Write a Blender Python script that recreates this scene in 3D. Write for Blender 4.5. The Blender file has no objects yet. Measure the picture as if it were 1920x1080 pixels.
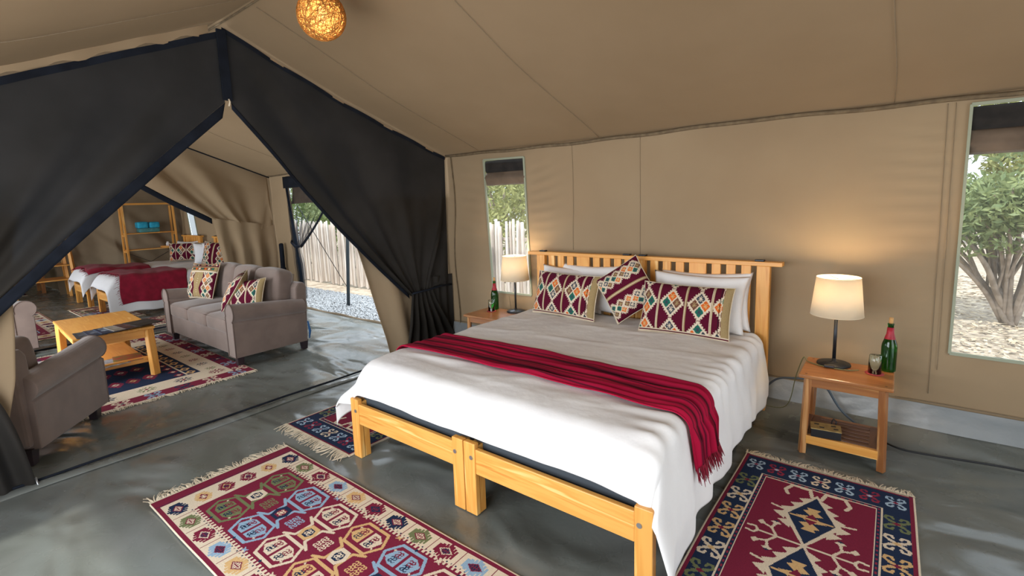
import bpy, bmesh, math, random
import numpy as np
from mathutils import Vector, Matrix
random.seed(7); rng = np.random.default_rng(7)
S = bpy.context.scene
C = bpy.context.collection
PI = math.pi

# ------------------------------------------------------------------ camera
def make_camera():
    f, yaw, pitch, roll, H, pv = 914.3, math.radians(-38.25), math.radians(7.62), math.radians(-1.8), 1.55, 500.8
    fw = Vector((math.sin(yaw)*math.cos(pitch), math.cos(yaw)*math.cos(pitch), -math.sin(pitch)))
    rt = Vector((math.cos(yaw), -math.sin(yaw), 0)); up = rt.cross(fw)
    rt, up = rt*math.cos(roll)+up*math.sin(roll), -rt*math.sin(roll)+up*math.cos(roll)
    cd = bpy.data.cameras.new('camera'); co = bpy.data.objects.new('camera', cd); C.objects.link(co)
    m = Matrix((rt, up, -fw)).transposed().to_4x4(); m.translation = (0, 0, H)
    co.matrix_world = m
    cd.sensor_width = 36; cd.lens = f/1920*36; cd.shift_y = -(540-pv)/1920
    cd.clip_start = .05; cd.clip_end = 200
    S.camera = co
make_camera()

# ------------------------------------------------------------------ light
S.view_settings.view_transform = 'Standard'; S.view_settings.look = 'None'
S.view_settings.gamma = 1; S.view_settings.use_curve_mapping = False
S.view_settings.exposure = 0.0
w = bpy.data.worlds.new('sky'); S.world = w; w.use_nodes = True
bg = w.node_tree.nodes['Background']; bg.inputs[0].default_value = (.80, .90, 1.0, 1); bg.inputs[1].default_value = 2.3
def sun(energy, rot, col, ang):
    l = bpy.data.lights.new('sun', 'SUN'); l.energy = energy; l.color = col; l.angle = ang
    o = bpy.data.objects.new('sun', l); C.objects.link(o); o.rotation_euler = rot
sun(3.4, (math.radians(32), math.radians(6), 0), (1, .95, .86), math.radians(3))
def area(loc, rot, sx, sy, power, col):
    l = bpy.data.lights.new('daylight_or_fill', 'AREA'); l.shape = 'RECTANGLE'; l.size = sx; l.size_y = sy
    l.energy = power; l.color = col
    o = bpy.data.objects.new('daylight_or_fill', l); C.objects.link(o); o.location = loc; o.rotation_euler = rot
# light through the open left wall flap beside the camera, then added fills
area((-1.6, -.62, 1.2), (math.radians(94), 0, 0), 2.7, 1.5, 92, (.93, .96, 1.0))
area((2.1, 1.4, 1.2), (math.radians(90), 0, math.radians(90)), 2.6, 1.8, 28, (1, .97, .93))  # soft fill lamp added in the end wall behind the camera
area((-5.9, -.62, 1.05), (math.radians(90), 0, 0), 2.2, 1.9, 118, (.90, .95, 1.0))  # lamp added to brighten the middle room from an assumed, unseen side opening
area((-10.3, -.62, 1.05), (math.radians(90), 0, 0), 2.2, 1.9, 46, (.95, .97, 1.0))  # same kind of added lamp for the far room, its opening also assumed
# lamp added above the middle room doorway, strengthening sky light on its floor
area((-6.0, 4.75, 2.75), (math.radians(-38), 0, 0), 2.6, 1.3, 150, (.86, .93, 1.0))
def lamp(loc, power, col, r):
    l = bpy.data.lights.new('bulb_light', 'POINT'); l.energy = power; l.color = col; l.shadow_soft_size = r
    o = bpy.data.objects.new('bulb_light', l); C.objects.link(o); o.location = loc

# ------------------------------------------------------------------ helpers
def lin(h):
    h = h.lstrip('#'); v = [int(h[i:i+2], 16)/255 for i in (0, 2, 4)]
    return tuple(x/12.92 if x <= .04045 else ((x+.055)/1.055)**2.4 for x in v)
def c4(h): return (*lin(h), 1)
MATS = {}
def newmat(name):
    m = bpy.data.materials.new(name); m.use_nodes = True; MATS[name] = m
    nt = m.node_tree; return m, nt, nt.nodes, nt.links, nt.nodes['Principled BSDF'], nt.nodes['Material Output']
def mapping(nt, scale, src='Object'):
    tc = nt.nodes.new('ShaderNodeTexCoord'); mp = nt.nodes.new('ShaderNodeMapping')
    nt.links.new(tc.outputs[src], mp.inputs[0]); mp.inputs['Scale'].default_value = scale
    return mp.outputs[0]
def noise(nt, vec, scale, detail=4, dist=0):
    n = nt.nodes.new('ShaderNodeTexNoise'); nt.links.new(vec, n.inputs['Vector'])
    n.inputs['Scale'].default_value = scale; n.inputs['Detail'].default_value = detail; n.inputs['Distortion'].default_value = dist
    return n.outputs['Fac']
def ramp(nt, fac, stops):
    r = nt.nodes.new('ShaderNodeValToRGB'); nt.links.new(fac, r.inputs[0]); e = r.color_ramp.elements
    e[0].position, e[0].color = stops[0][0], c4(stops[0][1]); e[1].position, e[1].color = stops[-1][0], c4(stops[-1][1])
    for p, c in stops[1:-1]:
        k = e.new(p); k.color = c4(c)
    return r.outputs[0]
def bump(nt, h, b, strength, dist=.01):
    n = nt.nodes.new('ShaderNodeBump'); nt.links.new(h, n.inputs['Height']); n.inputs['Strength'].default_value = strength
    n.inputs['Distance'].default_value = dist; nt.links.new(n.outputs[0], b.inputs['Normal']); return n
def mat(name, c1, c2=None, rough=.7, nscale=3, scale=(1, 1, 1), bs=0, bscale=60, bd=.003, metal=0, spec=.5, transl=0, transp=0, sheen=0, tcol=None, lo=.35, hi=.65):
    m, nt, N, L, b, out = newmat(name)
    vec = mapping(nt, scale)
    if c2: L.new(ramp(nt, noise(nt, vec, nscale), [(lo, c1), (hi, c2)]), b.inputs['Base Color'])
    else: b.inputs['Base Color'].default_value = c4(c1)
    b.inputs['Roughness'].default_value = rough; b.inputs['Metallic'].default_value = metal
    b.inputs['Specular IOR Level'].default_value = spec
    if sheen: b.inputs['Sheen Weight'].default_value = sheen
    if bs: bump(nt, noise(nt, vec, bscale), b, bs, bd)
    sh = b.outputs[0]
    if transl:
        t = N.new('ShaderNodeBsdfTranslucent'); t.inputs[0].default_value = c4(tcol or c1)
        x = N.new('ShaderNodeMixShader'); x.inputs[0].default_value = transl; L.new(sh, x.inputs[1]); L.new(t.outputs[0], x.inputs[2]); sh = x.outputs[0]
    if transp:
        t = N.new('ShaderNodeBsdfTransparent'); x = N.new('ShaderNodeMixShader'); x.inputs[0].default_value = transp
        L.new(sh, x.inputs[1]); L.new(t.outputs[0], x.inputs[2]); sh = x.outputs[0]
    L.new(sh, out.inputs[0]); return m
def wood(name, stops, axis, rough=.4, gs=7):
    m, nt, N, L, b, out = newmat(name)
    sc = [gs*1.3]*3; sc[axis] = gs*.10
    vec = mapping(nt, sc)
    n1 = noise(nt, vec, 1.6, 5, 1.2)
    wv = N.new('ShaderNodeMath'); wv.operation = 'MULTIPLY'; L.new(n1, wv.inputs[0]); wv.inputs[1].default_value = 20
    sn = N.new('ShaderNodeMath'); sn.operation = 'SINE'; L.new(wv.outputs[0], sn.inputs[0])
    ad = N.new('ShaderNodeMath'); ad.operation = 'MULTIPLY_ADD'; L.new(sn.outputs[0], ad.inputs[0]); ad.inputs[1].default_value = .13; L.new(n1, ad.inputs[2])
    L.new(ramp(nt, ad.outputs[0], stops), b.inputs['Base Color'])
    b.inputs['Roughness'].default_value = rough
    bump(nt, ad.outputs[0], b, .08, .002)
    return m
PINE = [(.25, '#cc8436'), (.45, '#de9c4a'), (.6, '#e6ac5a'), (.8, '#f0c078')]
pine = [wood('pine_along_%s' % 'xyz'[a], PINE, a) for a in range(3)]
OAK = [(.25, '#744524'), (.45, '#966036'), (.6, '#aa7644'), (.8, '#c49462')]
oak = [wood('teak_along_%s' % 'xyz'[a], OAK, a, .28) for a in range(3)]
DRK = [(.2, '#4e3024'), (.5, '#6b4632'), (.8, '#835a40')]
drk = [wood('dark_teak_along_%s' % 'xyz'[a], DRK, a, .3) for a in range(3)]
GRAV = mat('gravel', '#8d9092', '#c9cbcc', .9, 30, bs=.8, bscale=40, bd=.02)
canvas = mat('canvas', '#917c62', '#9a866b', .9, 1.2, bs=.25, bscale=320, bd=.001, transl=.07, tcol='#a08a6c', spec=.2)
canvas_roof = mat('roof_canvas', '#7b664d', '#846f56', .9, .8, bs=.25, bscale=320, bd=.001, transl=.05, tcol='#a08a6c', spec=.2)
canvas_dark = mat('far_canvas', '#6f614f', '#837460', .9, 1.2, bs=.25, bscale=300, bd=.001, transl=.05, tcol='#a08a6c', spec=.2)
seam_m = mat('seam_thread', '#7a6b56', '#84745e', .9, 30)
rope_m = mat('eave_roll', '#5d4f3c', '#76664e', .9, 20)
binding = mat('window_binding', '#9aa08c', None, .8)
mesh_f = mat('insect_mesh', '#282521', '#34312e', .95, 2, bs=.3, bscale=500, bd=.001, transl=.14, tcol='#39434e', spec=.15)
mesh_hem = mat('mesh_hem', '#11151d', '#191e28', .9, 8, spec=.2)
mesh_thin = mat('sheer_mesh', '#1d2530', None, .95, transp=.60, spec=.1)
tarp = None
def make_tarp():
    m, nt, N, L, b, out = newmat('groundsheet')
    vec = mapping(nt, (1, 1, 1))
    n = noise(nt, vec, 1.3, 6, .4)
    L.new(ramp(nt, n, [(.3, '#5a5e58'), (.5, '#666a66'), (.7, '#737573')]), b.inputs['Base Color'])
    rr = N.new('ShaderNodeMapRange'); L.new(noise(nt, vec, 3.1, 5), rr.inputs[0]); rr.inputs[1].default_value = .3; rr.inputs[2].default_value = .7
    rr.inputs[3].default_value = .17; rr.inputs[4].default_value = .36; L.new(rr.outputs[0], b.inputs['Roughness'])
    vec2 = mapping(nt, (.7, 1.3, 1))
    h = N.new('ShaderNodeMath'); h.operation = 'ADD'; L.new(noise(nt, vec2, 1.7, 2, .5), h.inputs[0])
    k = N.new('ShaderNodeMath'); k.operation = 'MULTIPLY'; L.new(noise(nt, vec, 7, 4, .6), k.inputs[0]); k.inputs[1].default_value = .03
    L.new(k.outputs[0], h.inputs[1]); bump(nt, h.outputs[0], b, 1, .12)
    return m
tarp = make_tarp()
cotton = mat('white_cotton', '#e4e2e2', '#ecebea', .75, 3, bs=.3, bscale=6, bd=.03)
linen_far = mat('bed_linen', '#e2e3e6', None, .8, bs=.3, bscale=12, bd=.02)
sofa_f = mat('sofa_fabric', '#716159', '#7e6d64', .95, 5, bs=.4, bscale=420, bd=.001, sheen=.3)
sofa_p = mat('sofa_piping', '#6a5b54', None, .95)
leg_dark = mat('dark_leg', '#231a1d', '#30242a', .45, 8)
throw_red = mat('crimson_wool', '#7c0c27', '#8f1130', .95, 12, bs=.5, bscale=150, bd=.002, sheen=.05)
metal_dk = mat('dark_metal', '#33363b', None, .38, metal=.7)
steel = mat('bolt_steel', '#b9bcc0', None, .3, metal=.9)
rubber = mat('black_rubber', '#1a1c20', None, .5)
cordm = mat('olive_cord', '#6c6c44', None, .6)
bluem = mat('blue_pipe', '#4b5966', None, .45)
shade_m = mat('lamp_shade_cloth', '#ecdfc4', '#f2e8d0', .9, 6, bs=.2, bscale=300, bd=.001, transl=.42, tcol='#fff6e6')
fringe_m = mat('fringe_yarn', '#c4b49a', '#d8cab2', .95, 20)
paper = mat('paper', '#d8d8d4', None, .6)
def glass(name, col, rough=0, ior=1.45):
    m, nt, N, L, b, out = newmat(name)
    b.inputs['Base Color'].default_value = c4(col); b.inputs['Roughness'].default_value = rough
    b.inputs['Transmission Weight'].default_value = 1; b.inputs['IOR'].default_value = ior; return m
green_glass = glass('green_glass', '#1f6e22', .02)
clear_glass = glass('clear_glass', '#f4fbf8', 0)
def emis(name, col, st):
    m, nt, N, L, b, out = newmat(name); e = N.new('ShaderNodeEmission'); e.inputs[0].default_value = c4(col); e.inputs[1].default_value = st
    L.new(e.outputs[0], out.inputs[0]); return m
bulb_m = emis('bulb_glow', '#ffd9a0', 6)
def attr_mat(name, bs=.5, bscale=260, sheen=.3):
    m, nt, N, L, b, out = newmat(name)
    a = N.new('ShaderNodeAttribute'); a.attribute_name = 'col'
    vec = mapping(nt, (1, 1, 1)); n = noise(nt, vec, 200, 2)
    mx = N.new('ShaderNodeMix'); mx.data_type = 'RGBA'; mx.blend_type = 'MULTIPLY'; mx.inputs[0].default_value = .5
    L.new(a.outputs['Color'], mx.inputs[6]); L.new(ramp(nt, n, [(.25, '#c4c4c4'), (.7, '#ffffff')]), mx.inputs[7])
    L.new(mx.outputs[2], b.inputs['Base Color']); b.inputs['Roughness'].default_value = .95; b.inputs['Specular IOR Level'].default_value = .15
    b.inputs['Sheen Weight'].default_value = sheen
    bump(nt, noise(nt, vec, bscale, 3), b, bs, .002); return m
woven = attr_mat('woven_wool', sheen=0)
skirt_m = mat('groundsheet_skirt', '#858a8c', '#959a9c', .34, 2, bs=.4, bscale=5, bd=.04)

def link(name, me, m=None, parent=None, smooth=False, bevel=0, solid=0):
    if m: me.materials.append(m)
    if smooth: me.polygons.foreach_set('use_smooth', [True]*len(me.polygons))
    o = bpy.data.objects.new(name, me); C.objects.link(o)
    if parent: o.parent = parent
    if bevel:
        b = o.modifiers.new('b', 'BEVEL'); b.width = bevel; b.segments = 2; b.limit_method = 'ANGLE'
    if solid:
        s = o.modifiers.new('s', 'SOLIDIFY'); s.thickness = solid; s.offset = 0
    return o
class MB:
    def __init__(s): s.v = []; s.f = []
    def add(s, v, f):
        k = len(s.v); s.v += [tuple(x) for x in v]; s.f += [tuple(i+k for i in q) for q in f]; return s
    def box(s, c, d, rot=None):
        x, y, z = d[0]/2, d[1]/2, d[2]/2
        v = [Vector((a*x, b*y, e*z)) for a in (-1, 1) for b in (-1, 1) for e in (-1, 1)]
        if rot is not None: v = [rot @ p for p in v]
        v = [p+Vector(c) for p in v]
        return s.add(v, [(0, 1, 3, 2), (4, 6, 7, 5), (0, 4, 5, 1), (2, 3, 7, 6), (0, 2, 6, 4), (1, 5, 7, 3)])
    def bx(s, x0, x1, y0, y1, z0, z1): return s.box(((x0+x1)/2, (y0+y1)/2, (z0+z1)/2), (x1-x0, y1-y0, z1-z0))
    def bar(s, a, b, w, d):
        a, b = Vector(a), Vector(b); t = (b-a); L = t.length; q = t.to_track_quat('Z', 'Y').to_matrix()
        return s.box((a+b)/2, (w, d, L), q)
    def tube(s, pts, r, n=8, closed=False, cap=True):
        pts = [Vector(p) for p in pts]; N = len(pts); V = []; F = []
        rs = r if isinstance(r, (list, tuple)) else [r]*N
        u = None
        for i, p in enumerate(pts):
            if closed: t = pts[(i+1) % N]-pts[i-1]
            else: t = pts[min(i+1, N-1)]-pts[max(i-1, 0)]
            t.normalize()
            if u is None: u = t.orthogonal().normalized()
            u = (u-t*u.dot(t)); u = u.normalized() if u.length > 1e-6 else t.orthogonal().normalized()
            w_ = t.cross(u)
            for k in range(n):
                a = 2*PI*k/n; V.append(p+(u*math.cos(a)+w_*math.sin(a))*rs[i])
        M = N if closed else N-1
        for i in range(M):
            for k in range(n):
                a, b = i*n+k, i*n+(k+1) % n; c, d = ((i+1) % N)*n+(k+1) % n, ((i+1) % N)*n+k
                F.append((a, b, c, d))
        if cap and not closed: F += [tuple(range(n))[::-1], tuple(range((N-1)*n, N*n))]
        return s.add(V, F)
    def lathe(s, prof, c=(0, 0, 0), n=32, cap=True):
        V = []; F = []
        for r, z in prof:
            for k in range(n): V.append((c[0]+r*math.cos(2*PI*k/n), c[1]+r*math.sin(2*PI*k/n), c[2]+z))
        for i in range(len(prof)-1):
            for k in range(n): F.append((i*n+k, i*n+(k+1) % n, (i+1)*n+(k+1) % n, (i+1)*n+k))
        if cap: F += [tuple(range(n))[::-1], tuple(range((len(prof)-1)*n, len(prof)*n))]
        return s.add(V, F)
    def prism(s, poly, axis, a, b):
        # poly 2D list; extruded along axis between a and b
        n = len(poly); V = []
        for w_ in (a, b):
            for p in poly:
                q = [p[0], p[1]]; q.insert(axis, w_); V.append(q)
        return s.add(V, [tuple(range(n))[::-1], tuple(range(n, 2*n))]+[(i, (i+1) % n, n+(i+1) % n, n+i) for i in range(n)])
    def build(s, name, m=None, parent=None, **k):
        me = bpy.data.meshes.new(name); me.from_pydata(s.v, [], s.f)
        bm = bmesh.new(); bm.from_mesh(me); bmesh.ops.recalc_face_normals(bm, faces=bm.faces); bm.to_mesh(me); bm.free()
        return link(name, me, m, parent, **k)
def grid(name, nu, nv, fn, m=None, parent=None, **k):
    U, V = np.meshgrid(np.linspace(0, 1, nu+1), np.linspace(0, 1, nv+1), indexing='ij')
    P = np.stack(np.broadcast_arrays(*fn(U, V)), -1).reshape(-1, 3).astype(np.float64)
    i, j = np.meshgrid(np.arange(nu), np.arange(nv), indexing='ij')
    a = (i*(nv+1)+j).ravel(); F = np.stack([a, a+nv+1, a+nv+2, a+1], 1)
    me = npmesh(name, P, F); k.setdefault('smooth', True)
    return link(name, me, m, parent, **k)
def npmesh(name, P, F, col=None):
    me = bpy.data.meshes.new(name); me.vertices.add(len(P)); me.vertices.foreach_set('co', P.astype(np.float32).ravel())
    n = F.shape[1]; me.loops.add(F.size); me.loops.foreach_set('vertex_index', F.astype(np.int32).ravel())
    me.polygons.add(len(F)); me.polygons.foreach_set('loop_start', np.arange(0, F.size, n, dtype=np.int32))
    me.polygons.foreach_set('loop_total', np.full(len(F), n, dtype=np.int32))
    if col is not None:
        a = me.attributes.new('col', 'FLOAT_COLOR', 'FACE'); c = np.ones((len(F), 4), np.float32); c[:, :3] = col; a.data.foreach_set('color', c.ravel())
    me.update(calc_edges=True); me.validate(); return me
def tag(o, label=None, cat=None, group=None, kind=None):
    if label: o['label'] = label
    if cat: o['category'] = cat
    if group: o['group'] = group
    if kind: o['kind'] = kind
    return o
def thing(name, label, cat, loc=(0, 0, 0), rz=0, group=None):
    o = bpy.data.objects.new(name, None); C.objects.link(o); o.location = loc; o.rotation_euler = (0, 0, rz); o.empty_display_size = .1
    return tag(o, label, cat, group)
def struct(o): o['kind'] = 'structure'; return o
def copy_tree(o, parent=None):
    c = o.copy(); C.objects.link(c); c.parent = parent
    for ch in list(o.children): copy_tree(ch, c)
    return c
def poly_at(pts, t):
    # pts (n,k) polyline, t array 0..1 by arc length
    pts = np.array(pts, float); d = np.r_[0, np.cumsum(np.linalg.norm(np.diff(pts, axis=0), axis=1))]; d /= d[-1]
    return [np.interp(t, d, pts[:, i]) for i in range(pts.shape[1])]
def vn(x, y, seed=0, oct=3):
    # cheap smooth pseudo noise from summed sines, about -1..1
    r = np.random.default_rng(seed); o = 0; a = 1.; tot = 0; f = 1.
    for _ in range(oct):
        for _ in range(3):
            th, ph = r.uniform(0, 2*PI, 2); o = o+a*np.sin(f*(x*np.cos(th)+y*np.sin(th))+ph+.7*np.sin(f*.6*(x*np.sin(th)-y*np.cos(th))+ph*2)); tot += a
        f *= 2.1; a *= .5
    return o/tot*1.6

# ------------------------------------------------------------------ shell
YW, YL, XF, XP, XQ = 3.83, -.6, 2.2, -3.88, -7.85
def roof_z(y):
    return np.interp(y, [-.75, .48, .97, 1.62, 2.6, 3.83], [1.92, 2.38, 2.60, 2.885, 2.505, 2.065])
def floor_fn(U, V):
    x = -16+18.3*U; y = -.7+4.53*V
    z = .007*vn(x*2.2, y*3.4, 3)*np.clip((y+.7), 0, 1)+.004*np.maximum(0, vn(x*3+y*6, y*5-x*3, 8))**2
    # soft crumple ridges running out of the corners
    z = z+.010*np.maximum(0, vn(x*1.4+y*1.1, y*5-x*2.4, 9))**2*np.clip((y-2.2)/1.2, 0, 1)
    z = np.minimum(z, .006)-.004
    sk = np.clip((y-3.58)/.22, 0, 1); z = z+.10*sk**1.6
    dr = ((x > -7.3) & (x < -4.7)); z = np.where(dr, np.minimum(z, .02), z)
    return x, y, z
struct(grid('floor', 560, 150, floor_fn, tarp))
def roof_fn(side):
    def fn(U, V):
        x = -13.2+15.4*U; y = (1.62+(YW-1.62)*V) if side else (1.62+(-.75-1.62)*V)
        z = roof_z(y)-.018*np.sin(PI*V)*(1+.3*vn(x*1.5, y*1.5, 5))
        for k in (-13.2, XQ, XP, 2.2): z = z-.0*x
        return x, y, z+.004*vn(x*3, y*3, 6)
    return fn
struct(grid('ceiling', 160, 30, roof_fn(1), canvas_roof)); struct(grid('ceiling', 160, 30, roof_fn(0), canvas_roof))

def wall_quads(name, axis, const, outer, holes, m, dis, res=.05, parent=None):
    """wall in plane axis=const, outer=(a0,a1,z0,z1); holes: quads of 4 (a,z) corners TL,TR,BR,BL. Built on a grid warped to the holes."""
    a0, a1, z0, z1 = outer
    xs = [a0, a1]; zs = [z0, z1]
    for h in holes:
        xs += [(h[0][0]+h[3][0])/2, (h[1][0]+h[2][0])/2]; zs += [(h[0][1]+h[1][1])/2, (h[2][1]+h[3][1])/2]
    def fine(L):
        L = sorted(set(round(v, 4) for v in L)); o = []
        for p, q in zip(L[:-1], L[1:]):
            n = max(1, int(round((q-p)/res))); o += list(np.linspace(p, q, n+1)[:-1])
        return np.array(o+[L[-1]])
    X, Z = fine(xs), fine(zs); A, B = np.meshgrid(X, Z, indexing='ij'); dA = np.zeros_like(A)
    mask = np.zeros((len(X)-1, len(Z)-1), bool); cx = (X[1:]+X[:-1])/2; cz = (Z[1:]+Z[:-1])/2
    for h in holes:
        xl, xr = (h[0][0]+h[3][0])/2, (h[1][0]+h[2][0])/2; zt, zb = (h[0][1]+h[1][1])/2, (h[2][1]+h[3][1])/2
        mask |= ((cx > xl) & (cx < xr))[:, None] & ((cz > zb) & (cz < zt))[None]
        s = np.clip((B-zb)/(zt-zb), 0, 1)
        for xe, top, bot in ((xl, h[0][0], h[3][0]), (xr, h[1][0], h[2][0])):
            wgt = np.clip(1-np.abs(A-xe)/.25, 0, 1); dA += wgt*((bot+(top-bot)*s)-xe)*np.clip(1-np.maximum(0, np.maximum(B-zt, zb-B))/.3, 0, 1)
    A0, B0 = A.copy(), B.copy(); A = A+dA; D = dis(A, B)
    for h in holes:
        xl, xr = (h[0][0]+h[3][0])/2, (h[1][0]+h[2][0])/2; zt, zb = (h[0][1]+h[1][1])/2, (h[2][1]+h[3][1])/2
        dd = np.maximum(np.maximum(xl-A0, A0-xr), np.maximum(zb-B0, B0-zt)); D = D*np.clip(dd/.08, 0, 1)
    P = np.stack([A, const+D, B], -1) if axis == 1 else np.stack([const+D, A, B], -1)
    P = P.reshape(-1, 3); i, j = np.nonzero(~mask); k = i*len(Z)+j
    F = np.stack([k, k+len(Z), k+len(Z)+1, k+1], 1)
    return struct(link(name, npmesh(name, P, F), m, parent, smooth=True))
W1 = [(-3.34, 1.98), (-2.83, 1.97), (-2.78, .63), (-3.27, .63)]       # small window corners
W2 = [(.30, 2.01), (1.25, 2.01), (1.25, .56), (.30, .57)]
W3 = [(-11.55, 1.95), (-11.2, 1.95), (-11.0, .95), (-11.35, .95)]
D1 = [(-7.30, 2.03), (-4.75, 2.03), (-4.75, .0), (-7.05, .0)]
def wall_dis(A, B):
    d = .020*vn(A*1.8, B*1.6, 11)+.006*vn(A*3, B*9, 12)
    d = d+.0042*np.sin(B*72+4*np.sin(A*2.1+B*3)+A*5)*np.exp(-((A-.16)/.22)**2)      # tension creases by the window edges
    d = d+.0042*np.sin(B*66+4*np.sin(A*3+B*2)-A*12)*np.exp(-((A+2.66)/.20)**2)+.003*np.sin(B*60+A*9)*np.exp(-((A+3.5)/.2)**2)
    return d*np.clip((2.03-B)/.2, 0, 1)*np.clip((B-.2)/.2, 0, 1)
wall_quads('wall_back', 1, YW, (-11.9, XF, .17, 2.085), [W1, W2, W3, D1], canvas, wall_dis, .024)
FL = [(-3.2, 2.0), (-.3, 2.0), (-.3, .0), (-3.2, .0)]
wall_quads('wall_left', 1, YL, (-16, XF, 0, 2.0), [FL, [(-7., 2.), (-4.8, 2.), (-4.8, 0), (-7., 0)], [(-11.4, 2.), (-9.2, 2.), (-9.2, 0), (-11.4, 0)]], canvas, lambda A, B: .01*vn(A*2, B*2, 4), .1)  # middle and far room openings are assumed, cut for the added side lamps
def gable(name, x, y0, y1, m, z0=0):
    def fn(U, V):
        y = y0+(y1-y0)*U; z = z0+(roof_z(y)-z0)*V; return x+.02*vn(y*3, z*3, 8), y, z
    return struct(grid(name, 30, 20, fn, m))
# end wall behind the camera has an assumed opening, added for a fill lamp, between y .1 and 2.7
gable('wall_right', XF, 2.7, YW, canvas); gable('wall_right', XF, YL, .1, canvas)
def fn(U, V):
    y = .1+2.6*U; z0 = 2.1; return XF+0*U, y, z0+(roof_z(y)-z0)*V
struct(grid('wall_right', 20, 4, fn, canvas))
# far end wall, hanging in slanting folds, and the dim annex past it
def far_fn(U, V):
    y, x = poly_at([(3.83, -11.85), (2.75, -12.15), (1.95, -13.0)], U)
    z = roof_z(y)*V
    q = y*5+z*4.2; f = .05*np.sin(q*1.6)+.03*np.sin(q*3.3+1)+.02*vn(y*5, z*5, 2)
    return x+f*np.clip(1.9-z, .25, 1), y, z
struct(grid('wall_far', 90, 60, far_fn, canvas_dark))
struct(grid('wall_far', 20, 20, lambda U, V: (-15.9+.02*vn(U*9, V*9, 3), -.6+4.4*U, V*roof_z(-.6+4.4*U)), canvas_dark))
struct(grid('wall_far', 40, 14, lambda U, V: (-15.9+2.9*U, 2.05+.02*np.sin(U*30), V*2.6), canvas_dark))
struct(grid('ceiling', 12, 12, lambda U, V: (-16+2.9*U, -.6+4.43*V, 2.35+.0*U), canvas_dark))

def strip(name, pts, r, m, n=6, parent=None):
    return MB().tube(pts, r, n).build(name, m, parent, smooth=True)
# eave roll with its slack between ties, ridge seam, panel seams
eave = [(x, YW-.025, 2.062-.018*abs(math.sin((x+3.86)*1.05))+.004*math.sin(x*9)) for x in np.linspace(XP+.02, 2.1, 70)]
struct(strip('trim_1', eave, .014, rope_m))
struct(strip('trim_2', [(x, YW-.03, 2.07-.012*abs(math.sin(x*1.3))) for x in np.linspace(XQ, XP-.05, 40)], .010, rope_m))
for i, xs in enumerate((-3.37, -2.02, -.05, 1.2, -5.2, -6.6)):
    pts = [(xs+.01*math.sin(y*4), y, float(roof_z(y))-.018*math.sin(PI*(y-1.62)/2.21)*1.1-.008) for y in np.linspace(1.66, 3.8, 24)]
    struct(strip('trim_%d' % (3+i), pts, .0018, seam_m, 4))
for i, xs in enumerate((-3.2, -1.6, .3)):
    pts = [(xs, y, float(roof_z(y))-.018*math.sin(PI*(1.62-y)/2.37)*1.1-.008) for y in np.linspace(-.6, 1.58, 24)]
    struct(strip('trim_%d' % (10+i), pts, .0018, seam_m, 4))
struct(strip('trim_14', [(x, 1.62, 2.87-.01*abs(math.sin(x*2))) for x in np.linspace(-13, 2.1, 60)], .006, rope_m))
struct(strip('trim_15', [(x, YW-.012-.01*0, .245+.004*math.sin(x*5)) for x in np.linspace(-4.6, 2.1, 60)], .004, seam_m, 4))
def wline(x0, z0, x1, z1, r=.0028):
    return [(x0+(x1-x0)*t, YW+float(wall_dis(np.array(x0+(x1-x0)*t), np.array(z0+(z1-z0)*t)))-.004, z0+(z1-z0)*t) for t in np.linspace(0, 1, 60)]
for i, (a) in enumerate([(-1.66, 2.04, -1.66, .3), (.2, 2.03, .22, .3), (.235, 2.03, .25, .46), (-2.3, 2.04, -2.3, 1.1), (-3.05, .6, -3.0, .27)]):
    struct(strip('trim_%d' % (16+i), wline(*a), .0015, seam_m, 4))
# corner cord hanging down the wall edge beside the mesh curtain
struct(strip('trim_22', [(-3.78+.02*math.sin(z*5), YW-.02, z) for z in np.linspace(2.05, .2, 40)], .006, rope_m))
# skirt of groundsheet climbing the wall
struct(grid('baseboard_back', 260, 10, lambda U, V: (-4.6+6.8*U, YW-.018-.03*(1-V)-.010*np.abs(vn(U*38, V*3, 14)), .085+.15*V), skirt_m))

# windows: binding, blind rolled up at the top, clear sheet
def window(n, h, blind_mid, blind_bot, binding_w=.012):
    w_ = MB(); TL, TR, BR, BL = h
    loop = [TL, TR, BR, BL]
    for a, b in zip(loop, loop[1:]+loop[:1]):
        w_.bar((a[0], YW-.006, a[1]), (b[0], YW-.006, b[1]), .014, .018)
    root = struct(w_.build('window_%d' % n, binding))
    def xl(z): t = (z-BL[1])/(TL[1]-BL[1]); return BL[0]+(TL[0]-BL[0])*t
    def xr(z): t = (z-BR[1])/(TR[1]-BR[1]); return BR[0]+(TR[0]-BR[0])*t
    def strip_fn(za, zb, off, bul):
        def fn(U, V):
            z = za+(zb-za)*V; x = xl(z)+(xr(z)-xl(z))*U; return x, YW+off-bul*np.sin(PI*V)+.004*np.sin(z*90+x*4), z
        return fn
    grid('mesh_roll', 24, 10, strip_fn(blind_mid, TL[1]-.01, .02, .015), mat('window_mesh_roll', '#1d1a18', '#2c2825', .9, 10), root)
    grid('canvas_blind', 24, 10, strip_fn(blind_bot, blind_mid+.004, .025, .035), mat('blind_canvas_%d' % n, '#5f5144', '#6f5f50', .9, 8), root, solid=.004)
    grid('pane', 2, 2, strip_fn(BL[1], blind_bot+.01, .012, 0), pane_m if n < 3 else mat('cloudy_pane', '#97a6a6', None, .4, transp=.25), root)
    return root
pane_m = mat('vinyl_pane', '#dfe6e6', None, .25, transp=.93)
window(1, W1, 1.85, 1.72); window(2, W2, 1.87, 1.735); window(3, W3, 1.9, 1.85)

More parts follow.
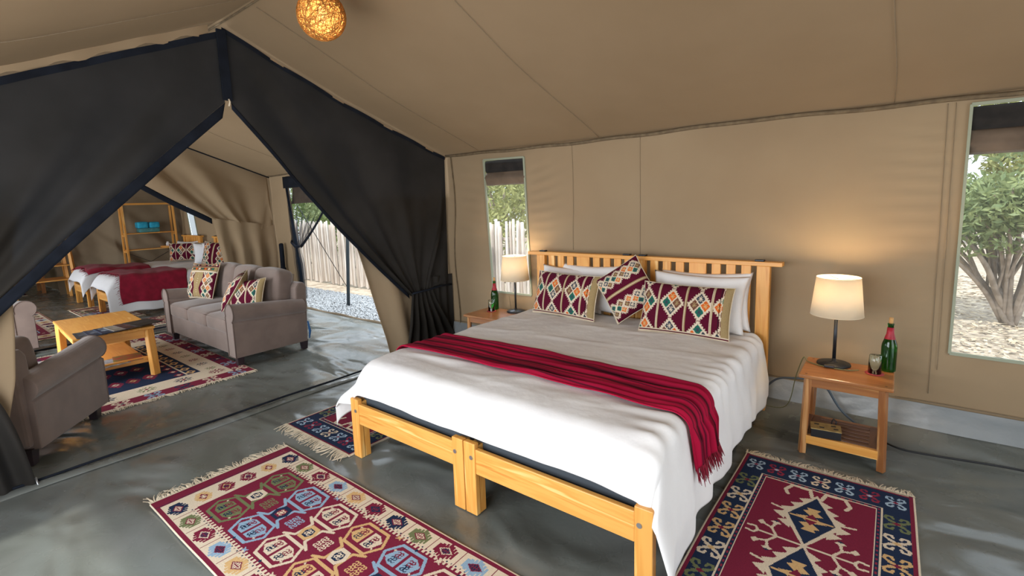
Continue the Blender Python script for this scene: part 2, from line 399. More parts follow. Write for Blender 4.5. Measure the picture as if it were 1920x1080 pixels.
# threshold rolls of groundsheet on the floor under each partition
def ridge(name, x, y0, y1, m, r, z=.0, amp=.01, sx=1.8, seed=1):
    return struct(grid(name, 80, 12, lambda U, V: (x+sx*r*np.cos(PI*V)+amp*np.sin(U*17+seed), y0+(y1-y0)*U, z+r*np.sin(PI*V)*(1+.25*np.sin(U*31+seed))), m))
ridge('trim_30', XP+.05, -.6, 3.8, tarp, .014, sx=3.2)
struct(strip('trim_31', [(XP+.0+.006*math.sin(y*6), y, .018) for y in np.linspace(-.6, 3.78, 60)], .008, mesh_hem))
ridge('trim_32', XQ+.25, -.6, 3.8, tarp, .022, sx=4, seed=4)
struct(strip('trim_33', [(XQ+.18+.01*math.sin(y*4), y, .026) for y in np.linspace(-.6, 3.7, 50)], .010, mesh_hem))
# door sill on the long wall
struct(grid('trim_34', 60, 8, lambda U, V: (-7.2+2.6*U, 3.80+.07*V, .005+.035*np.sin(PI*V)*(1+.2*np.sin(U*20))), canvas_dark))
struct(grid('trim_35', 60, 6, lambda U, V: (XP+.02+.01*np.sin(U*40), 1.55-2.1*U, roof_z(1.55-2.1*U)-.012-.055*V*(1+.25*np.sin(U*60))), canvas))
struct(grid('trim_36', 60, 4, lambda U, V: (XP+.012, 1.66+2.15*U, roof_z(1.66+2.15*U)-.022-.018*V-.02*np.sin(PI*U)), canvas))

# ------------------------------------------------------------------ woven patterns (stepped kilim cells)
K = {k: np.array(lin(v)) for k, v in dict(red='#762038', navy='#1d2b46', cream='#d6c6ae', green='#6d7450', blue='#8ba7bd', yel='#cda874', dred='#5c1428',
     tan='#a08a62', teal='#1f6a58', orange='#d4601c', brown='#6b4134', slate='#3c4450', maroon='#560f28', black='#17171c', pink='#8a2a40', sky='#9fb4c6').items()}
class Ras:
    def __init__(s, w_, h_, res, bgc):
        s.w, s.h = w_, h_; s.nx, s.ny = max(2, round(w_/res)), max(2, round(h_/res))
        s.im = np.empty((s.nx, s.ny, 3)); s.im[:] = K[bgc]
        s.x = (np.arange(s.nx)+.5)*w_/s.nx; s.y = (np.arange(s.ny)+.5)*h_/s.ny
    def _win(s, pts, pad):
        p = np.array(pts); a, b = p.min(0)-pad, p.max(0)+pad
        i0, i1 = np.searchsorted(s.x, [a[0], b[0]]); j0, j1 = np.searchsorted(s.y, [a[1], b[1]])
        return i0, i1, j0, j1
    def poly(s, pts, c):
        i0, i1, j0, j1 = s._win(pts, 0)
        if i0 >= i1 or j0 >= j1: return
        X, Y = np.meshgrid(s.x[i0:i1], s.y[j0:j1], indexing='ij'); m = np.zeros(X.shape, bool)
        for (xa, ya), (xb, yb) in zip(pts, list(pts[1:])+[pts[0]]):
            if ya == yb: continue
            t = ((ya > Y) != (yb > Y)) & (X < (xb-xa)*(Y-ya)/(yb-ya)+xa); m ^= t
        s.im[i0:i1, j0:j1][m] = K[c]
    def rect(s, a, b, c_, d, c): s.poly([(a, c_), (b, c_), (b, d), (a, d)], c)
    def line(s, pts, wd, c, closed=False):
        if closed: pts = list(pts)+[pts[0]]
        for p, q in zip(pts[:-1], pts[1:]):
            i0, i1, j0, j1 = s._win([p, q], wd)
            if i0 >= i1 or j0 >= j1: continue
            X, Y = np.meshgrid(s.x[i0:i1], s.y[j0:j1], indexing='ij')
            dx, dy = q[0]-p[0], q[1]-p[1]; L = dx*dx+dy*dy+1e-12
            t = np.clip(((X-p[0])*dx+(Y-p[1])*dy)/L, 0, 1); d = np.hypot(X-p[0]-t*dx, Y-p[1]-t*dy)
            s.im[i0:i1, j0:j1][d < wd/2] = K[c]
    def dia(s, x, y, a, b, c): s.poly([(x-a, y), (x, y-b), (x+a, y), (x, y+b)], c)
def T(cx, cy, pts, sx=1, sy=1): return [(cx+x*sx, cy+y*sy) for x, y in pts]

def kilim_hex(L, W, res, cols=('green', 'blue', 'cream', 'yel', 'blue', 'cream', 'green'), k=1.0):
    r = Ras(L, W, res, 'red'); e = .085*k
    for a, b, c in ((0, .004, 'cream'), (e-.014, e-.008, 'navy')):
        r.rect(a, b, 0, W, c); r.rect(L-b, L-a, 0, W, c)
    r.rect(e, L-e, .026, W-.026, 'cream'); r.rect(0, L, 0, .006, 'cream'); r.rect(0, L, W-.006, W, 'cream')
    f0, f1, g0, g1 = e+.16*k, L-e-.16*k, .145*k, W-.145*k
    r.rect(f0, f1, g0, g1, 'red')
    # comb teeth round the field
    n = int((f1-f0)/.026)
    for i in range(n):
        s_ = f0+.008+i*.026
        r.rect(s_, s_+.012, g0-.018, g0, 'red'); r.rect(s_, s_+.012, g1, g1+.018, 'red')
    for i in range(int(n)):
        s_ = f0+i*.026
        r.rect(s_, s_+.006, g0-.028, g0-.022, 'navy'); r.rect(s_, s_+.006, g1+.022, g1+.028, 'navy')
    def motif(x, y, c, c2, a=.062*k, b=.048*k):
        for q in (-3, -2, -1, 0, 1, 2, 3):
            h = b*(1-.16*abs(q)); wq = a/3.6
            r.rect(x+q*wq-wq*.42, x+q*wq+wq*.42, y-h, y+h, c)
        r.poly(T(x, y, [(-a*.9, 0), (-a*.3, -b*.62), (a*.3, -b*.62), (a*.9, 0), (a*.3, b*.62), (-a*.3, b*.62)]), c)
        r.dia(x, y, a*.66, b*.52, 'red' if c != 'red' else c2); r.dia(x, y, a*.50, b*.38, c2 if c != 'red' else 'navy')
        for q in (-1, 0, 1): r.line([(x+q*a*.2, y-b*.25), (x+q*a*.2, y+b*.25)], .005*k, 'red' if c2 != 'red' else 'cream')
        r.line([(x-a*.3, y), (x+a*.3, y)], .005*k, 'red' if c2 != 'red' else 'cream')
    cyc = [('navy', 'cream'), ('green', 'cream'), ('red', 'cream'), ('blue', 'navy'), ('yel', 'cream'), ('red', 'navy')]
    i = 0; s_ = e+.09*k
    while s_ < L-e-.04*k:
        c, c2 = cyc[i % 6]; motif(s_, .078*k, c, c2); motif(s_, W-.078*k, c, c2)
        r.line([(s_+.086*k, .03), (s_+.086*k, .125*k)], .005, 'red'); r.line([(s_+.086*k, W-.03), (s_+.086*k, W-.125*k)], .005, 'red')
        s_ += .172*k; i += 1
    m = max(1, int(round((W-.30*k)/(.12*k)))); 
    for j in range(m):
        t = .145*k+(W-.29*k)*(j+.5)/m
        for s_ in (e+.08*k, L-e-.08*k):
            c, c2 = (('yel', 'red'), ('red', 'yel'), ('red', 'cream'), ('yel', 'red'))[j % 4]; motif(s_, t, c, c2, .055*k, .045*k)
    def scroll(x, y, c, q=1.):
        for a in (-1, 1):
            r.line(T(x, y, [(0, 0), (a*.012, .0), (a*.018, .010*a), (a*.010, .018*a), (a*.002, .014*a)], q*k, q*k), .0055*k, c)
            r.line(T(x, y, [(0, 0), (0, a*.012), (-a*.012, a*.018), (-a*.02, a*.010)], q*k, q*k), .0055*k, c)
    # rows of linked hexagons
    cy = W/2; s_ = f0+.155*k; i = 0
    while s_ < f1-.05:
        c = cols[i % len(cols)]; o = .145*k
        for sg in (-1, 1):
            yc = cy+sg*o
            hx = T(s_, yc, [(-.118, .0), (-.075, -.072), (.075, -.072), (.118, 0), (.075, .072), (-.075, .072)], k, k)
            r.line(hx, .015*k, c, True)
            r.poly(T(s_, yc, [(-.095, -.02), (-.05, -.045), (-.008, -.045), (-.008, .045), (-.05, .045), (-.075, .03)], k, k), 'cream' if c in ('cream',) else c)
            r.poly(T(s_, yc, [(.095, .02), (.05, .045), (.008, .045), (.008, -.045), (.05, -.045), (.075, -.03)], k, k), 'cream' if c in ('yel', 'cream') else c)
            for a, b, d in ((-.045, -.015, 'navy'), (-.04, .02, 'red'), (.045, .015, 'red'), (.04, -.02, 'navy')): scroll(s_+a*k, yc+b*k, d, .9)
            for a in (-.085, .085):
                for b in (-.03, .03): r.dia(s_+a*k*.95, yc+b*k, .007*k, .007*k, 'pink' if b*a > 0 else 'cream')
        r.line([(s_-.10*k, cy-.07*k), (s_-.045*k, cy-.045*k), (s_-.045*k, cy+.045*k), (s_-.10*k, cy+.07*k)], .015*k, c)
        r.line([(s_+.10*k, cy-.07*k), (s_+.045*k, cy-.045*k), (s_+.045*k, cy+.045*k), (s_+.10*k, cy+.07*k)], .015*k, c)
        c3 = {'green': 'cream', 'blue': 'navy', 'cream': 'yel', 'yel': 'cream'}[c]
        r.poly(T(s_, cy, [(-.052, 0), (-.03, -.045), (.03, -.045), (.052, 0), (.03, .045), (-.03, .045)], k, k), c3)
        r.poly(T(s_, cy, [(-.03, 0), (-.018, -.026), (.018, -.026), (.03, 0), (.018, .026), (-.018, .026)], k, k), 'navy' if c3 != 'navy' else 'red')
        scroll(s_, cy, 'cream', .9)
        # fillers between rows
        for a in (.110, .150):
            for b in (-.012, .012): scroll(s_+a*k, cy+b*k*1.6, c if c != 'navy' else 'cream', .85)
        for sg in (-1, 1):
            r.poly(T(s_+.13*k, cy+sg*.235*k, [(-.018, -.012), (0, -.004), (.018, -.012), (.01, 0), (.018, .012), (0, .004), (-.018, .012), (-.01, 0)], k, k), c if i % 2 else 'cream')
            r.dia(s_+.0*k, cy+sg*.228*k, .012*k, .010*k, 'navy')
        s_ += .26*k; i += 1
    return r
def horn(r, x, y, q, c, c2):
    for b in (-1, 1):
        for a in (-1, 1):
            r.poly(T(x, y, [(.0, .0), (.12*a, .0), (.26*a, .22*b), (.10*a, .34*b), (.0, .14*b)], q, q), c)
            r.line(T(x, y, [(.17*a, .26*b), (.34*a, .46*b), (.54*a, .40*b), (.56*a, .20*b), (.40*a, .14*b)], q, q), .13*q, c)
    r.dia(x, y, .14*q, .18*q, c2)
def kilim_tree(L, W, res):
    r = Ras(L, W, res, 'navy')
    for a, b, c in ((0, .008, 'cream'), (.008, .022, 'red')):
        r.rect(0, L, a, b, c); r.rect(0, L, W-b, W-a, c); r.rect(a, b, a, W-a, c); r.rect(L-b, L-a, a, W-a, c)
    f0, f1, g0, g1 = .19, L-.19, .128, W-.132
    r.rect(f0, f1, g0, g1, 'red'); r.rect(f0, f1, g0, g0+.022, 'navy'); r.rect(f0, f1, g1-.022, g1, 'navy'); r.rect(f0, f0+.022, g0, g1, 'navy'); r.rect(f1-.022, f1, g0, g1, 'navy')
    for i in range(int((f1-f0)/.032)):
        s_ = f0+.012+i*.032; r.rect(s_, s_+.014, g0+.006, g0+.016, 'pink'); r.rect(s_, s_+.014, g1-.016, g1-.006, 'pink')
    for i in range(int((g1-g0)/.032)):
        t = g0+.012+i*.032; r.rect(f0+.006, f0+.016, t, t+.014, 'pink'); r.rect(f1-.016, f1-.006, t, t+.014, 'pink')
    r.line([(f0, g0), (f1, g0), (f1, g1), (f0, g1)], .005, 'cream', True); r.line([(f0+.022, g0+.022), (f1-.022, g0+.022), (f1-.022, g1-.022), (f0+.022, g1-.022)], .005, 'cream', True)
    cyc = ['sky', 'pink', 'sky', 'cream', 'sky', 'pink', 'sky']; cy2 = ['green', 'cream', 'yel', 'yel', 'cream', 'green']
    for j in range(7):
        t = .078+(W-.156)*j/6
        for s_ in (.105, L-.105): horn(r, s_, t, .082, cyc[j], 'red' if cyc[j] != 'pink' else 'sky')
    n = int(round((L-.5)/.178)); 
    for i in range(n+1):
        s_ = .30+(L-.6)*i/n
        for t in (.075, W-.075): horn(r, s_, t, .098, cy2[i % 6], 'yel' if cy2[i % 6] == 'cream' else 'red')
    cc = W/2; m = max(1, int(round((f1-f0-.14)/.46))); st = (f1-f0-.16)/m
    for i in range(m):
        s0 = f0+.08+st*(i+.5); a, b = st/2*.96, .105
        for sg in (-1, 1):
            for q in range(5):
                u = -.82+q*.28; yy = cc+sg*(b*(1-abs(u))); xx = s0+a*u
                r.poly([(xx-.02, yy-sg*.005), (xx+.055, yy+sg*(.0 if u > 0 else .012)), (xx+.012, yy+sg*.055)], 'cream')
        r.dia(s0, cc, a+.022, b+.018, 'cream'); r.dia(s0, cc, a-.006, b-.008, 'navy')
        for q in (-1, 0, 1):
            for sg in (-1, 1): r.poly([(s0+q*.055-.03, cc+sg*.002), (s0+q*.055+.03, cc+sg*.002), (s0+q*.055+sg*.012, cc+sg*(.062-.018*abs(q)))], 'yel')
        r.poly([(s0-.10, cc-.03), (s0-.04, cc), (s0-.10, cc+.03)], 'yel'); r.poly([(s0+.10, cc-.03), (s0+.04, cc), (s0+.10, cc+.03)], 'yel')
        r.dia(s0, cc, .048, .03, 'red'); r.line([(s0, cc-.085), (s0, cc+.085)], .011, 'yel')
        for sg in (-1, 1):
            r.line([(s0-.02, cc+sg*.10), (s0-.035, cc+sg*.17)], .013, 'cream')
            # ram horn hooks off the end tips
            for e, se in ((s0-a-.01, -1), (s0+a+.01, 1)):
                if (i == 0 and se == -1) or (i == m-1 and se == 1):
                    r.line([(e-se*.02, cc+sg*.02), (e+se*.045, cc+sg*.035), (e+se*.05, cc+sg*.115), (e-se*.01, cc+sg*.14), (e-se*.045, cc+sg*.125)], .018, 'cream')
        if i < m-1:
            nx = s0+st/2
            for sg in (-1, 1):
                for dv in (-1, 1):
                    r.line([(nx, cc), (nx, cc+sg*.105)], .012, 'cream')
                    r.line([(nx, cc+sg*.105), (nx+dv*.055, cc+sg*.135), (nx+dv*.10, cc+sg*.125)], .012, 'cream')
                    r.line([(nx+dv*.055, cc+sg*.135), (nx+dv*.07, cc+sg*.175)], .012, 'cream')
                    r.dia(nx+dv*.105, cc+sg*.125, .018, .022, 'cream'); r.dia(nx+dv*.075, cc+sg*.18, .020, .018, 'cream'); r.dia(nx+dv*.118, cc+sg*.125, .008, .012, 'navy')
                r.line([(nx, cc+sg*.105), (nx-.0, cc+sg*.185)], .012, 'cream')
                r.line([(nx-.02, cc+sg*.225), (nx-.025, cc+sg*.195), (nx, cc+sg*.182), (nx+.025, cc+sg*.195), (nx+.02, cc+sg*.225)], .012, 'cream')
    return r
def kilim_lounge(L, W, res):
    r = Ras(L, W, res, 'red'); r.rect(0, L, 0, .01, 'cream'); r.rect(0, L, W-.01, W, 'cream')
    b1, b2 = .17, .42
    r.rect(b1, L-b1, b1*.8, W-b1*.8, 'cream')
    for j in range(7):
        t = .14+(W-.28)*j/6
        for s_ in (.085, L-.085): horn(r, s_, t, .12, ('blue', 'navy', 'cream')[j % 3], 'navy')
    for i in range(9):
        s_ = .2+(L-.4)*i/8
        for t in (.07, W-.07): horn(r, s_, t, .11, ('navy', 'blue', 'cream')[i % 3], 'cream')
    def star(x, y, q, c):
        for a in range(8):
            th = a*PI/4; r.poly([(x, y), (x+q*math.cos(th-.22), y+q*math.sin(th-.22)), (x+q*.62*math.cos(th), y+q*.62*math.sin(th)), (x+q*math.cos(th+.22), y+q*math.sin(th+.22))], c)
        r.dia(x, y, q*.4, q*.4, 'cream'); r.dia(x, y, q*.25, q*.25, 'red')
    for j in range(5):
        t = .24+(W-.48)*j/4
        for s_ in (.295, L-.295): star(s_, t, .085, ('red', 'navy', 'green', 'navy', 'red')[j])
    for i in range(8):
        s_ = .45+(L-.9)*i/7
        for t in (.235, W-.235): star(s_, t, .06, ('navy', 'green', 'red')[i % 3])
    r.rect(b2, L-b2, .34, W-.34, 'navy')
    nx_ = int((L-2*b2-.1)/.145)
    for i in range(nx_+1):
        s_ = b2+.07+(L-2*b2-.14)*i/nx_
        for t, c, c2 in ((.40, 'yel', 'navy'), (W-.40, 'yel', 'navy'), (.50, 'red', 'pink'), (W-.50, 'red', 'cream')):
            r.dia(s_, t, .062, .045, c); r.dia(s_, t, .028, .020, c2)
    for i in range(4):
        for j in (-1, 0, 1):
            s_ = b2+.25+(L-2*b2-.5)*i/3; t = W/2+j*.13
            for q in range(-3, 4): r.rect(s_+q*.03-.013, s_+q*.03+.013, t-.06+.014*abs(q), t+.06-.014*abs(q), 'red' if (i+j) % 2 else 'pink')
            r.dia(s_, t, .04, .03, ('cream', 'yel')[(i+j) % 2]); r.dia(s_, t, .018, .013, 'red')
    for t in (.45, W-.45): r.line([(b2+.02, t), (L-b2-.02, t)], .012, 'cream')
    return r
def rug(name, label, r, x0, y0, along='x', flip=False, z=.004, fr=.09, group=None, wob=.004, fends=(1, 1), seed=1):
    """r.w is the length (fringed ends); along 'x' or '-y'."""
    nx, ny = r.nx, r.ny
    u, v = np.meshgrid(np.linspace(0, r.w, nx+1), np.linspace(0, r.h, ny+1), indexing='ij')
    if along == 'x': X, Y = x0+u, y0+v
    else: X, Y = x0+v, y0-u
    Z = z+.003+wob*.5*(1+vn(X*4, Y*4, seed)); X = X+.005*vn(X*3+5, Y*3, seed+1); Y = Y+.005*vn(X*3, Y*3+9, seed+2)
    P = np.stack([X, Y, Z], -1).reshape(-1, 3); i, j = np.meshgrid(np.arange(nx), np.arange(ny), indexing='ij')
    a = (i*(ny+1)+j).ravel(); F = np.stack([a, a+ny+1, a+ny+2, a+1], 1)
    # side skirt gives the weave its thickness
    def idx(i, j): return i*(ny+1)+j
    ring = [idx(i, 0) for i in range(nx+1)]+[idx(nx, j) for j in range(1, ny+1)]+[idx(i, ny) for i in range(nx-1, -1, -1)]+[idx(0, j) for j in range(ny-1, 0, -1)]
    ring = np.array(ring); n0 = len(P); Q = P[ring].copy(); Q[:, 2] -= .009; P = np.vstack([P, Q]); n = len(ring); k = np.arange(n)
    F2 = np.stack([ring, n0+k, n0+(k+1) % n, ring[(k+1) % n]], 1)
    col = np.vstack([r.im.reshape(-1, 3), np.tile(K['cream'], (n, 1))])
    root = link(name, npmesh(name, P, np.vstack([F, F2]), col), woven, None, smooth=True)
    tag(root, label, 'rug', group)
    rg = random.Random(seed)
    for e, on in zip((0, 1), fends):
        if not on: continue
        V = []; Fa = []
        cnt = int(r.h/.007)
        for q in range(cnt):
            t = r.h*(q+.5)/cnt; s0 = 0 if e == 0 else r.w; dr = -1 if e == 0 else 1
            Lf = fr*rg.uniform(.65, 1.15); sw = rg.gauss(0, .25)+.3*math.sin(q*.21); w_ = .0032; k0 = len(V)
            for m_ in range(4):
                tt = m_/3; s_ = s0+dr*(Lf*tt-.004); ty = t+sw*Lf*tt*tt; zz = z+.006*(1-tt)+.006*math.sin(PI*tt)*rg.random()+.002
                for sg in (-1, 1):
                    ww = w_*(1-.5*tt)*sg
                    px, py = (x0+s_, y0+ty+ww) if along == 'x' else (x0+ty+ww, y0-s_)
                    V.append((px, py, zz))
            for m_ in range(3): Fa.append((k0+2*m_, k0+2*m_+1, k0+2*m_+3, k0+2*m_+2))
        me = bpy.data.meshes.new('fringe'); me.from_pydata(V, [], Fa); f = link('fringe', me, fringe_m, root, solid=.0015); tag(f, kind='stuff')
    return root
rug('kilim_rug', 'large crimson kilim with linked hexagons and cream border, on the floor in front', kilim_hex(2.1, .76, .004), -3.05, .68, seed=3)
rug('kilim_rug', 'navy bordered crimson kilim with white tree motifs, to the right of the double bed', kilim_tree(1.42, .79, .004), -.63, 3.02, '-y', fends=(1, 0), fr=.06, seed=5)
rug('kilim_rug', 'navy bordered kilim partly under the left foot of the double bed', kilim_tree(1.42, .79, .005), -3.39, 1.60+1.42, '-y', fends=(1, 1), fr=.09, seed=7)
rug('kilim_rug', 'broad red, navy and cream kilim under the coffee table and sofa', kilim_lounge(2.5, 1.62, .008), -7.32, .42, seed=9, fr=.06)
rug('kilim_rug', 'pale bordered crimson kilim on the far room floor, behind the distant armchair', kilim_hex(2.5, 1.1, .012, k=1.3), -10.9, .25, seed=11, fr=.05)
rug('kilim_rug', 'narrow kilim with a pale fringed end lying below the feet of the far single beds', kilim_hex(1.5, .62, .012), -10.55, 1.66, seed=13, fr=.12)
rug('kilim_rug', 'crimson kilim on the floor between the sofa and the nearer far bed', kilim_hex(1.9, .75, .012), -8.75, 2.75, '-y', seed=15, fr=.04) if False else \
rug('kilim_rug', 'crimson kilim on the floor between the sofa and the nearer far bed', kilim_hex(1.4, .66, .012), -8.66, 3.3, '-y', seed=15, fr=.04)
rug('small_rug', 'small dark red rug at the far dim end of the tent', kilim_tree(1.1, .8, .02), -14.6, .75, seed=17, fr=.03)

# ------------------------------------------------------------------ cushions
def lozenge(r, x, y, a, b, s=0):
    cols = [('teal', 'orange'), ('brown', 'tan'), ('slate', 'cream'), ('maroon', 'tan')]
    r.dia(x, y, a*1.16, b*1.16, 'cream')
    n = 7
    for i in range(n):
        for sx in (-1, 1):
            for sy in (-1, 1):
                t = (i+.5)/n; px, py = x+sx*a*1.12*t, y+sy*b*1.12*(1-t)
                r.dia(px+sx*.004, py+sy*.004, .0055, .0055, 'cream')
    for k, (dx, dy) in enumerate(((0, -.5), (-.5, 0), (.5, 0), (0, .5))):
        c = [('orange', 'yel'), ('slate', 'cream'), ('teal', 'slate'), ('brown', 'tan')][(k+s) % 4]
        cx, cy = x+dx*a, y+dy*b; r.dia(cx, cy, a*.42, b*.42, c[0])
        for q in (-1, 1):
            r.line([(cx-a*.17, cy+q*b*.17), (cx+a*.17, cy-q*b*.17)], .0042, c[1])
        r.line([(cx-a*.2, cy), (cx+a*.2, cy)], .0042, c[1]); r.line([(cx, cy-b*.2), (cx, cy+b*.2)], .0042, c[1])
def cushion_long(w_=.62, h_=.37, res=.0042, end=1):
    r = Ras(w_, h_, res, 'maroon'); a, b = .072, .092
    for i, xc in enumerate((.045, .235, .425, .585)):
        for k in range(-2, 3):
            y = h_*.60+k*b*1.15*2
            if k % 2 == 0: lozenge(r, xc, y, a, b, i)
            else: lozenge(r, xc, y, a, b, i+1)
        for q in (-1, 1):
            pass
    for i, xc in enumerate((.14, .33, .505)):
        r.line([(xc, 0), (xc, h_)], .016, 'tan'); r.line([(xc, 0), (xc, h_)], .006, 'cream'); r.line([(xc-.008, 0), (xc-.008, h_)], .002, 'cream')
    if end: r.rect(w_-.05, w_, 0, h_, 'tan'); r.line([(w_-.055, 0), (w_-.055, h_)], .005, 'cream'); r.line([(w_-.07, 0), (w_-.07, h_)], .003, 'black')
    r.rect(0, w_, 0, .012, 'cream'); r.rect(0, w_, .012, .022, 'maroon'); r.rect(0, w_, .022, .028, 'cream')
    return r
def cushion_square(w_=.45, res=.0045, tanmid=True, a=.058, b=.075):
    r = Ras(w_, w_, res, 'maroon')
    for i, xc in enumerate((.085, w_-.085)):
        for k in range(5): lozenge(r, xc, .04+k*b*1.25, a, b, i+k)
    if tanmid:
        r.poly([(w_/2-.07, 0), (w_/2+.07, 0), (w_/2+.04, .13), (w_/2+.075, .27), (w_/2+.03, w_), (w_/2-.03, w_), (w_/2-.075, .27), (w_/2-.04, .13)], 'tan')
        for k in range(16): r.dia(w_/2, .02+k*.028, .005, .006, 'cream')
        r.rect(0, w_, w_-.11, w_-.05, 'tan'); r.rect(.03, w_-.03, w_-.095, w_-.065, 'brown')
        for k in range(8): r.dia(.05+k*.05, w_-.08, .02, .015, ('cream', 'teal', 'orange')[k % 3])
        r.rect(0, w_, w_-.125, w_-.11, 'cream'); r.rect(0, w_, w_-.05, w_-.035, 'maroon'); r.rect(0, w_, w_-.018, w_, 'teal')
        for k in range(12): r.rect(k*.04, k*.04+.018, w_-.02, w_, 'orange')
    else:
        r.line([(w_/2, 0), (w_/2, w_)], .018, 'tan'); r.line([(w_/2, 0), (w_/2, w_)], .007, 'cream')
    r.rect(0, w_, 0, .012, 'cream')
    return r
def pillow(name, label, cat, r, thick, M, group=None, m=None, parent=None, size=None, sub=40, pinch=.05, wr=0, seed=1):
    """r a raster (patterned) or None with size=(w,h) for a plain pillow. Local: x width, z height, y thickness; origin bottom centre."""
    if r: w_, h_, nx, ny = r.w, r.h, r.nx, r.ny
    else: w_, h_ = size; nx = sub; ny = max(12, int(sub*h_/w_))
    u, v = np.meshgrid(np.linspace(-1, 1, nx+1), np.linspace(-1, 1, ny+1), indexing='ij')
    t = ((1-np.abs(u)**2.6)*(1-np.abs(v)**2.6))
    t = np.maximum(t, 0)**.55*thick/2
    X = u*w_/2*(1-pinch*(1-v**2)*np.abs(u)**3); Z = h_/2+v*h_/2*(1-pinch*1.3*(1-u**2)*np.abs(v)**3)
    wz = wr*vn(X*22, Z*22, seed) if wr else 0
    A = np.stack([X, -t+wz-.0*u, Z], -1).reshape(-1, 3); B = np.stack([X, t+wz, Z], -1).reshape(-1, 3)
    i, j = np.meshgrid(np.arange(nx), np.arange(ny), indexing='ij'); a = (i*(ny+1)+j).ravel()
    F = np.stack([a, a+ny+1, a+ny+2, a+1], 1); n = len(A); F2 = F[:, ::-1]+n
    col = None
    if r:
        im = r.im; col = np.vstack([im.reshape(-1, 3), np.tile(K['tan'], (nx*ny, 1))])
    me = npmesh(name, np.vstack([A, B]), np.vstack([F, F2]), col)
    o = link(name, me, m or woven, parent, smooth=True)
    bm = bmesh.new(); bm.from_mesh(me); bmesh.ops.remove_doubles(bm, verts=[v_ for v_ in bm.verts], dist=.0004); bm.to_mesh(me); bm.free()
    o.matrix_world = M
    tag(o, label, cat, group)
    # piped edge
    ring = [(x, -1) for x in np.linspace(-1, 1, 24)]+[(1, x) for x in np.linspace(-1, 1, 16)[1:]]+[(x, 1) for x in np.linspace(1, -1, 24)[1:]]+[(-1, x) for x in np.linspace(1, -1, 16)[1:-1]]
    if r:
        pts = [(p*w_/2*(1-pinch*(1-q*q)*abs(p)**3), 0, h_/2+q*h_/2*(1-pinch*1.3*(1-p*p)*abs(q)**3)) for p, q in ring]
        MB().tube(pts, .004, 5, closed=True).build('piping', fringe_m, o, smooth=True)
    return o
def PM(x, y, z, rz=0, lean=0, roll=0):
    return Matrix.Translation((x, y, z)) @ Matrix.Rotation(rz, 4, 'Z') @ Matrix.Rotation(lean, 4, 'X') @ Matrix.Rotation(roll, 4, 'Y')
R = math.radians

# ------------------------------------------------------------------ beds
def single_bed(name, label, x0, x1, yf, yh, group=None, hx=(0, 0), zl=.379, zh=1.089):
    W = x1-x0; t = thing(name, label, 'bed', ((x0+x1)/2, (yf+yh)/2, 0), 0, group); cx, cy = (x0+x1)/2, (yf+yh)/2
    def L(mb): mb.v = [(a-cx, b-cy, c) for a, b, c in mb.v]; return mb
    for s in (0, 1):
        a = x0 if s == 0 else x1-.075
        lg = L(MB().bx(a, a+.075, yf, yf+.032, 0, zl)).build('leg', pine[2], t, bevel=.004)
        L(MB().bx(a+.012 if s == 0 else a+.005, a+.072 if s == 0 else a+.06, yf+.034, yf+.075, 0, zl-.02)).build('leg_block', pine[2], t, bevel=.003)
        bxx = a+.052 if s == 0 else a+.022
        b = MB(); V = []
        for k in range(16): V.append((bxx+.011*math.cos(k*PI/8), .305+.011*math.sin(k*PI/8)))
        b.prism(V, 1, yf-.004, yf+.004); L(b).build('bolt', steel, t)
        L(MB().bx(x0-hx[0]*0+.0 if s == 0 else x1-.085, (x0+.085) if s == 0 else x1, yh-.03, yh+.02, 0, zh-.03)).build('headboard_post', pine[2], t, bevel=.004)
        L(MB().bx(x0+.02 if s == 0 else x1-.048, x0+.048 if s == 0 else x1-.02, yf+.075, yh-.03, .21, .33)).build('side_rail', pine[1], t, bevel=.003)
    L(MB().bx(x0+.075, x1-.075, yf+.004, yf+.03, .222, .352)).build('foot_rail', pine[0], t, bevel=.004)
    L(MB().bx(x0-hx[0], x1+hx[1], yh-.045, yh+.03, zh-.03, zh)).build('top_rail', pine[0], t, bevel=.003)
    L(MB().bx(x0+.085, x1-.085, yh-.02, yh+.01, .42, .56)).build('lower_rail', pine[0], t, bevel=.003)
    inner = W-.17; ws = .062; wide = .125; n = 6; gap = (inner-n*ws-wide)/(n+2); x = x0+.085+gap
    for k in range(7):
        w_ = wide if k == 3 else ws
        L(MB().bx(x, x+w_, yh-.016, yh+.004, .55, zh-.028)).build('slat', pine[2], t, bevel=.002); x += w_+gap
    for a in (x0+.03, x1-.10) if hx[0] or True else ():
        L(MB().bx(a, a+.06, yh-.03, yh+.015, zh, zh+.012)).build('plastic_clip', metal_dk, t, bevel=.003)
    for k in range(10):
        y = yf+.2+k*(yh-yf-.4)/9; L(MB().bx(x0+.05, x1-.05, y-.035, y+.035, .285, .30)).build('bed_slat', pine[0], t)
    return t
single_bed('pine_bed', 'left half of the large double bed, pine frame with slatted headboard by the small window', -2.598, -1.640, 1.634, 3.70, 'pushed together pine beds', (.09, 0))
single_bed('pine_bed', 'right half of the large double bed, pine frame and headboard beside the right bedside table', -1.634, -.653, 1.634, 3.70, 'pushed together pine beds', (0, .075))
for nm, x0, x1 in (('under the left half of the large bed cover', -2.57, -1.645), ('under the right half of the large bed cover', -1.63, -.68)):
    o = MB().bx(x0, x1, 1.70, 3.64, .302, .50).build('mattress', metal_dk if False else mat('mattress_cover', '#3c4248', None, .9), None, bevel=.03); tag(o, 'dark grey mattress ' + nm, 'mattress')
ZT, XA, XB = .585, -2.60, -.665
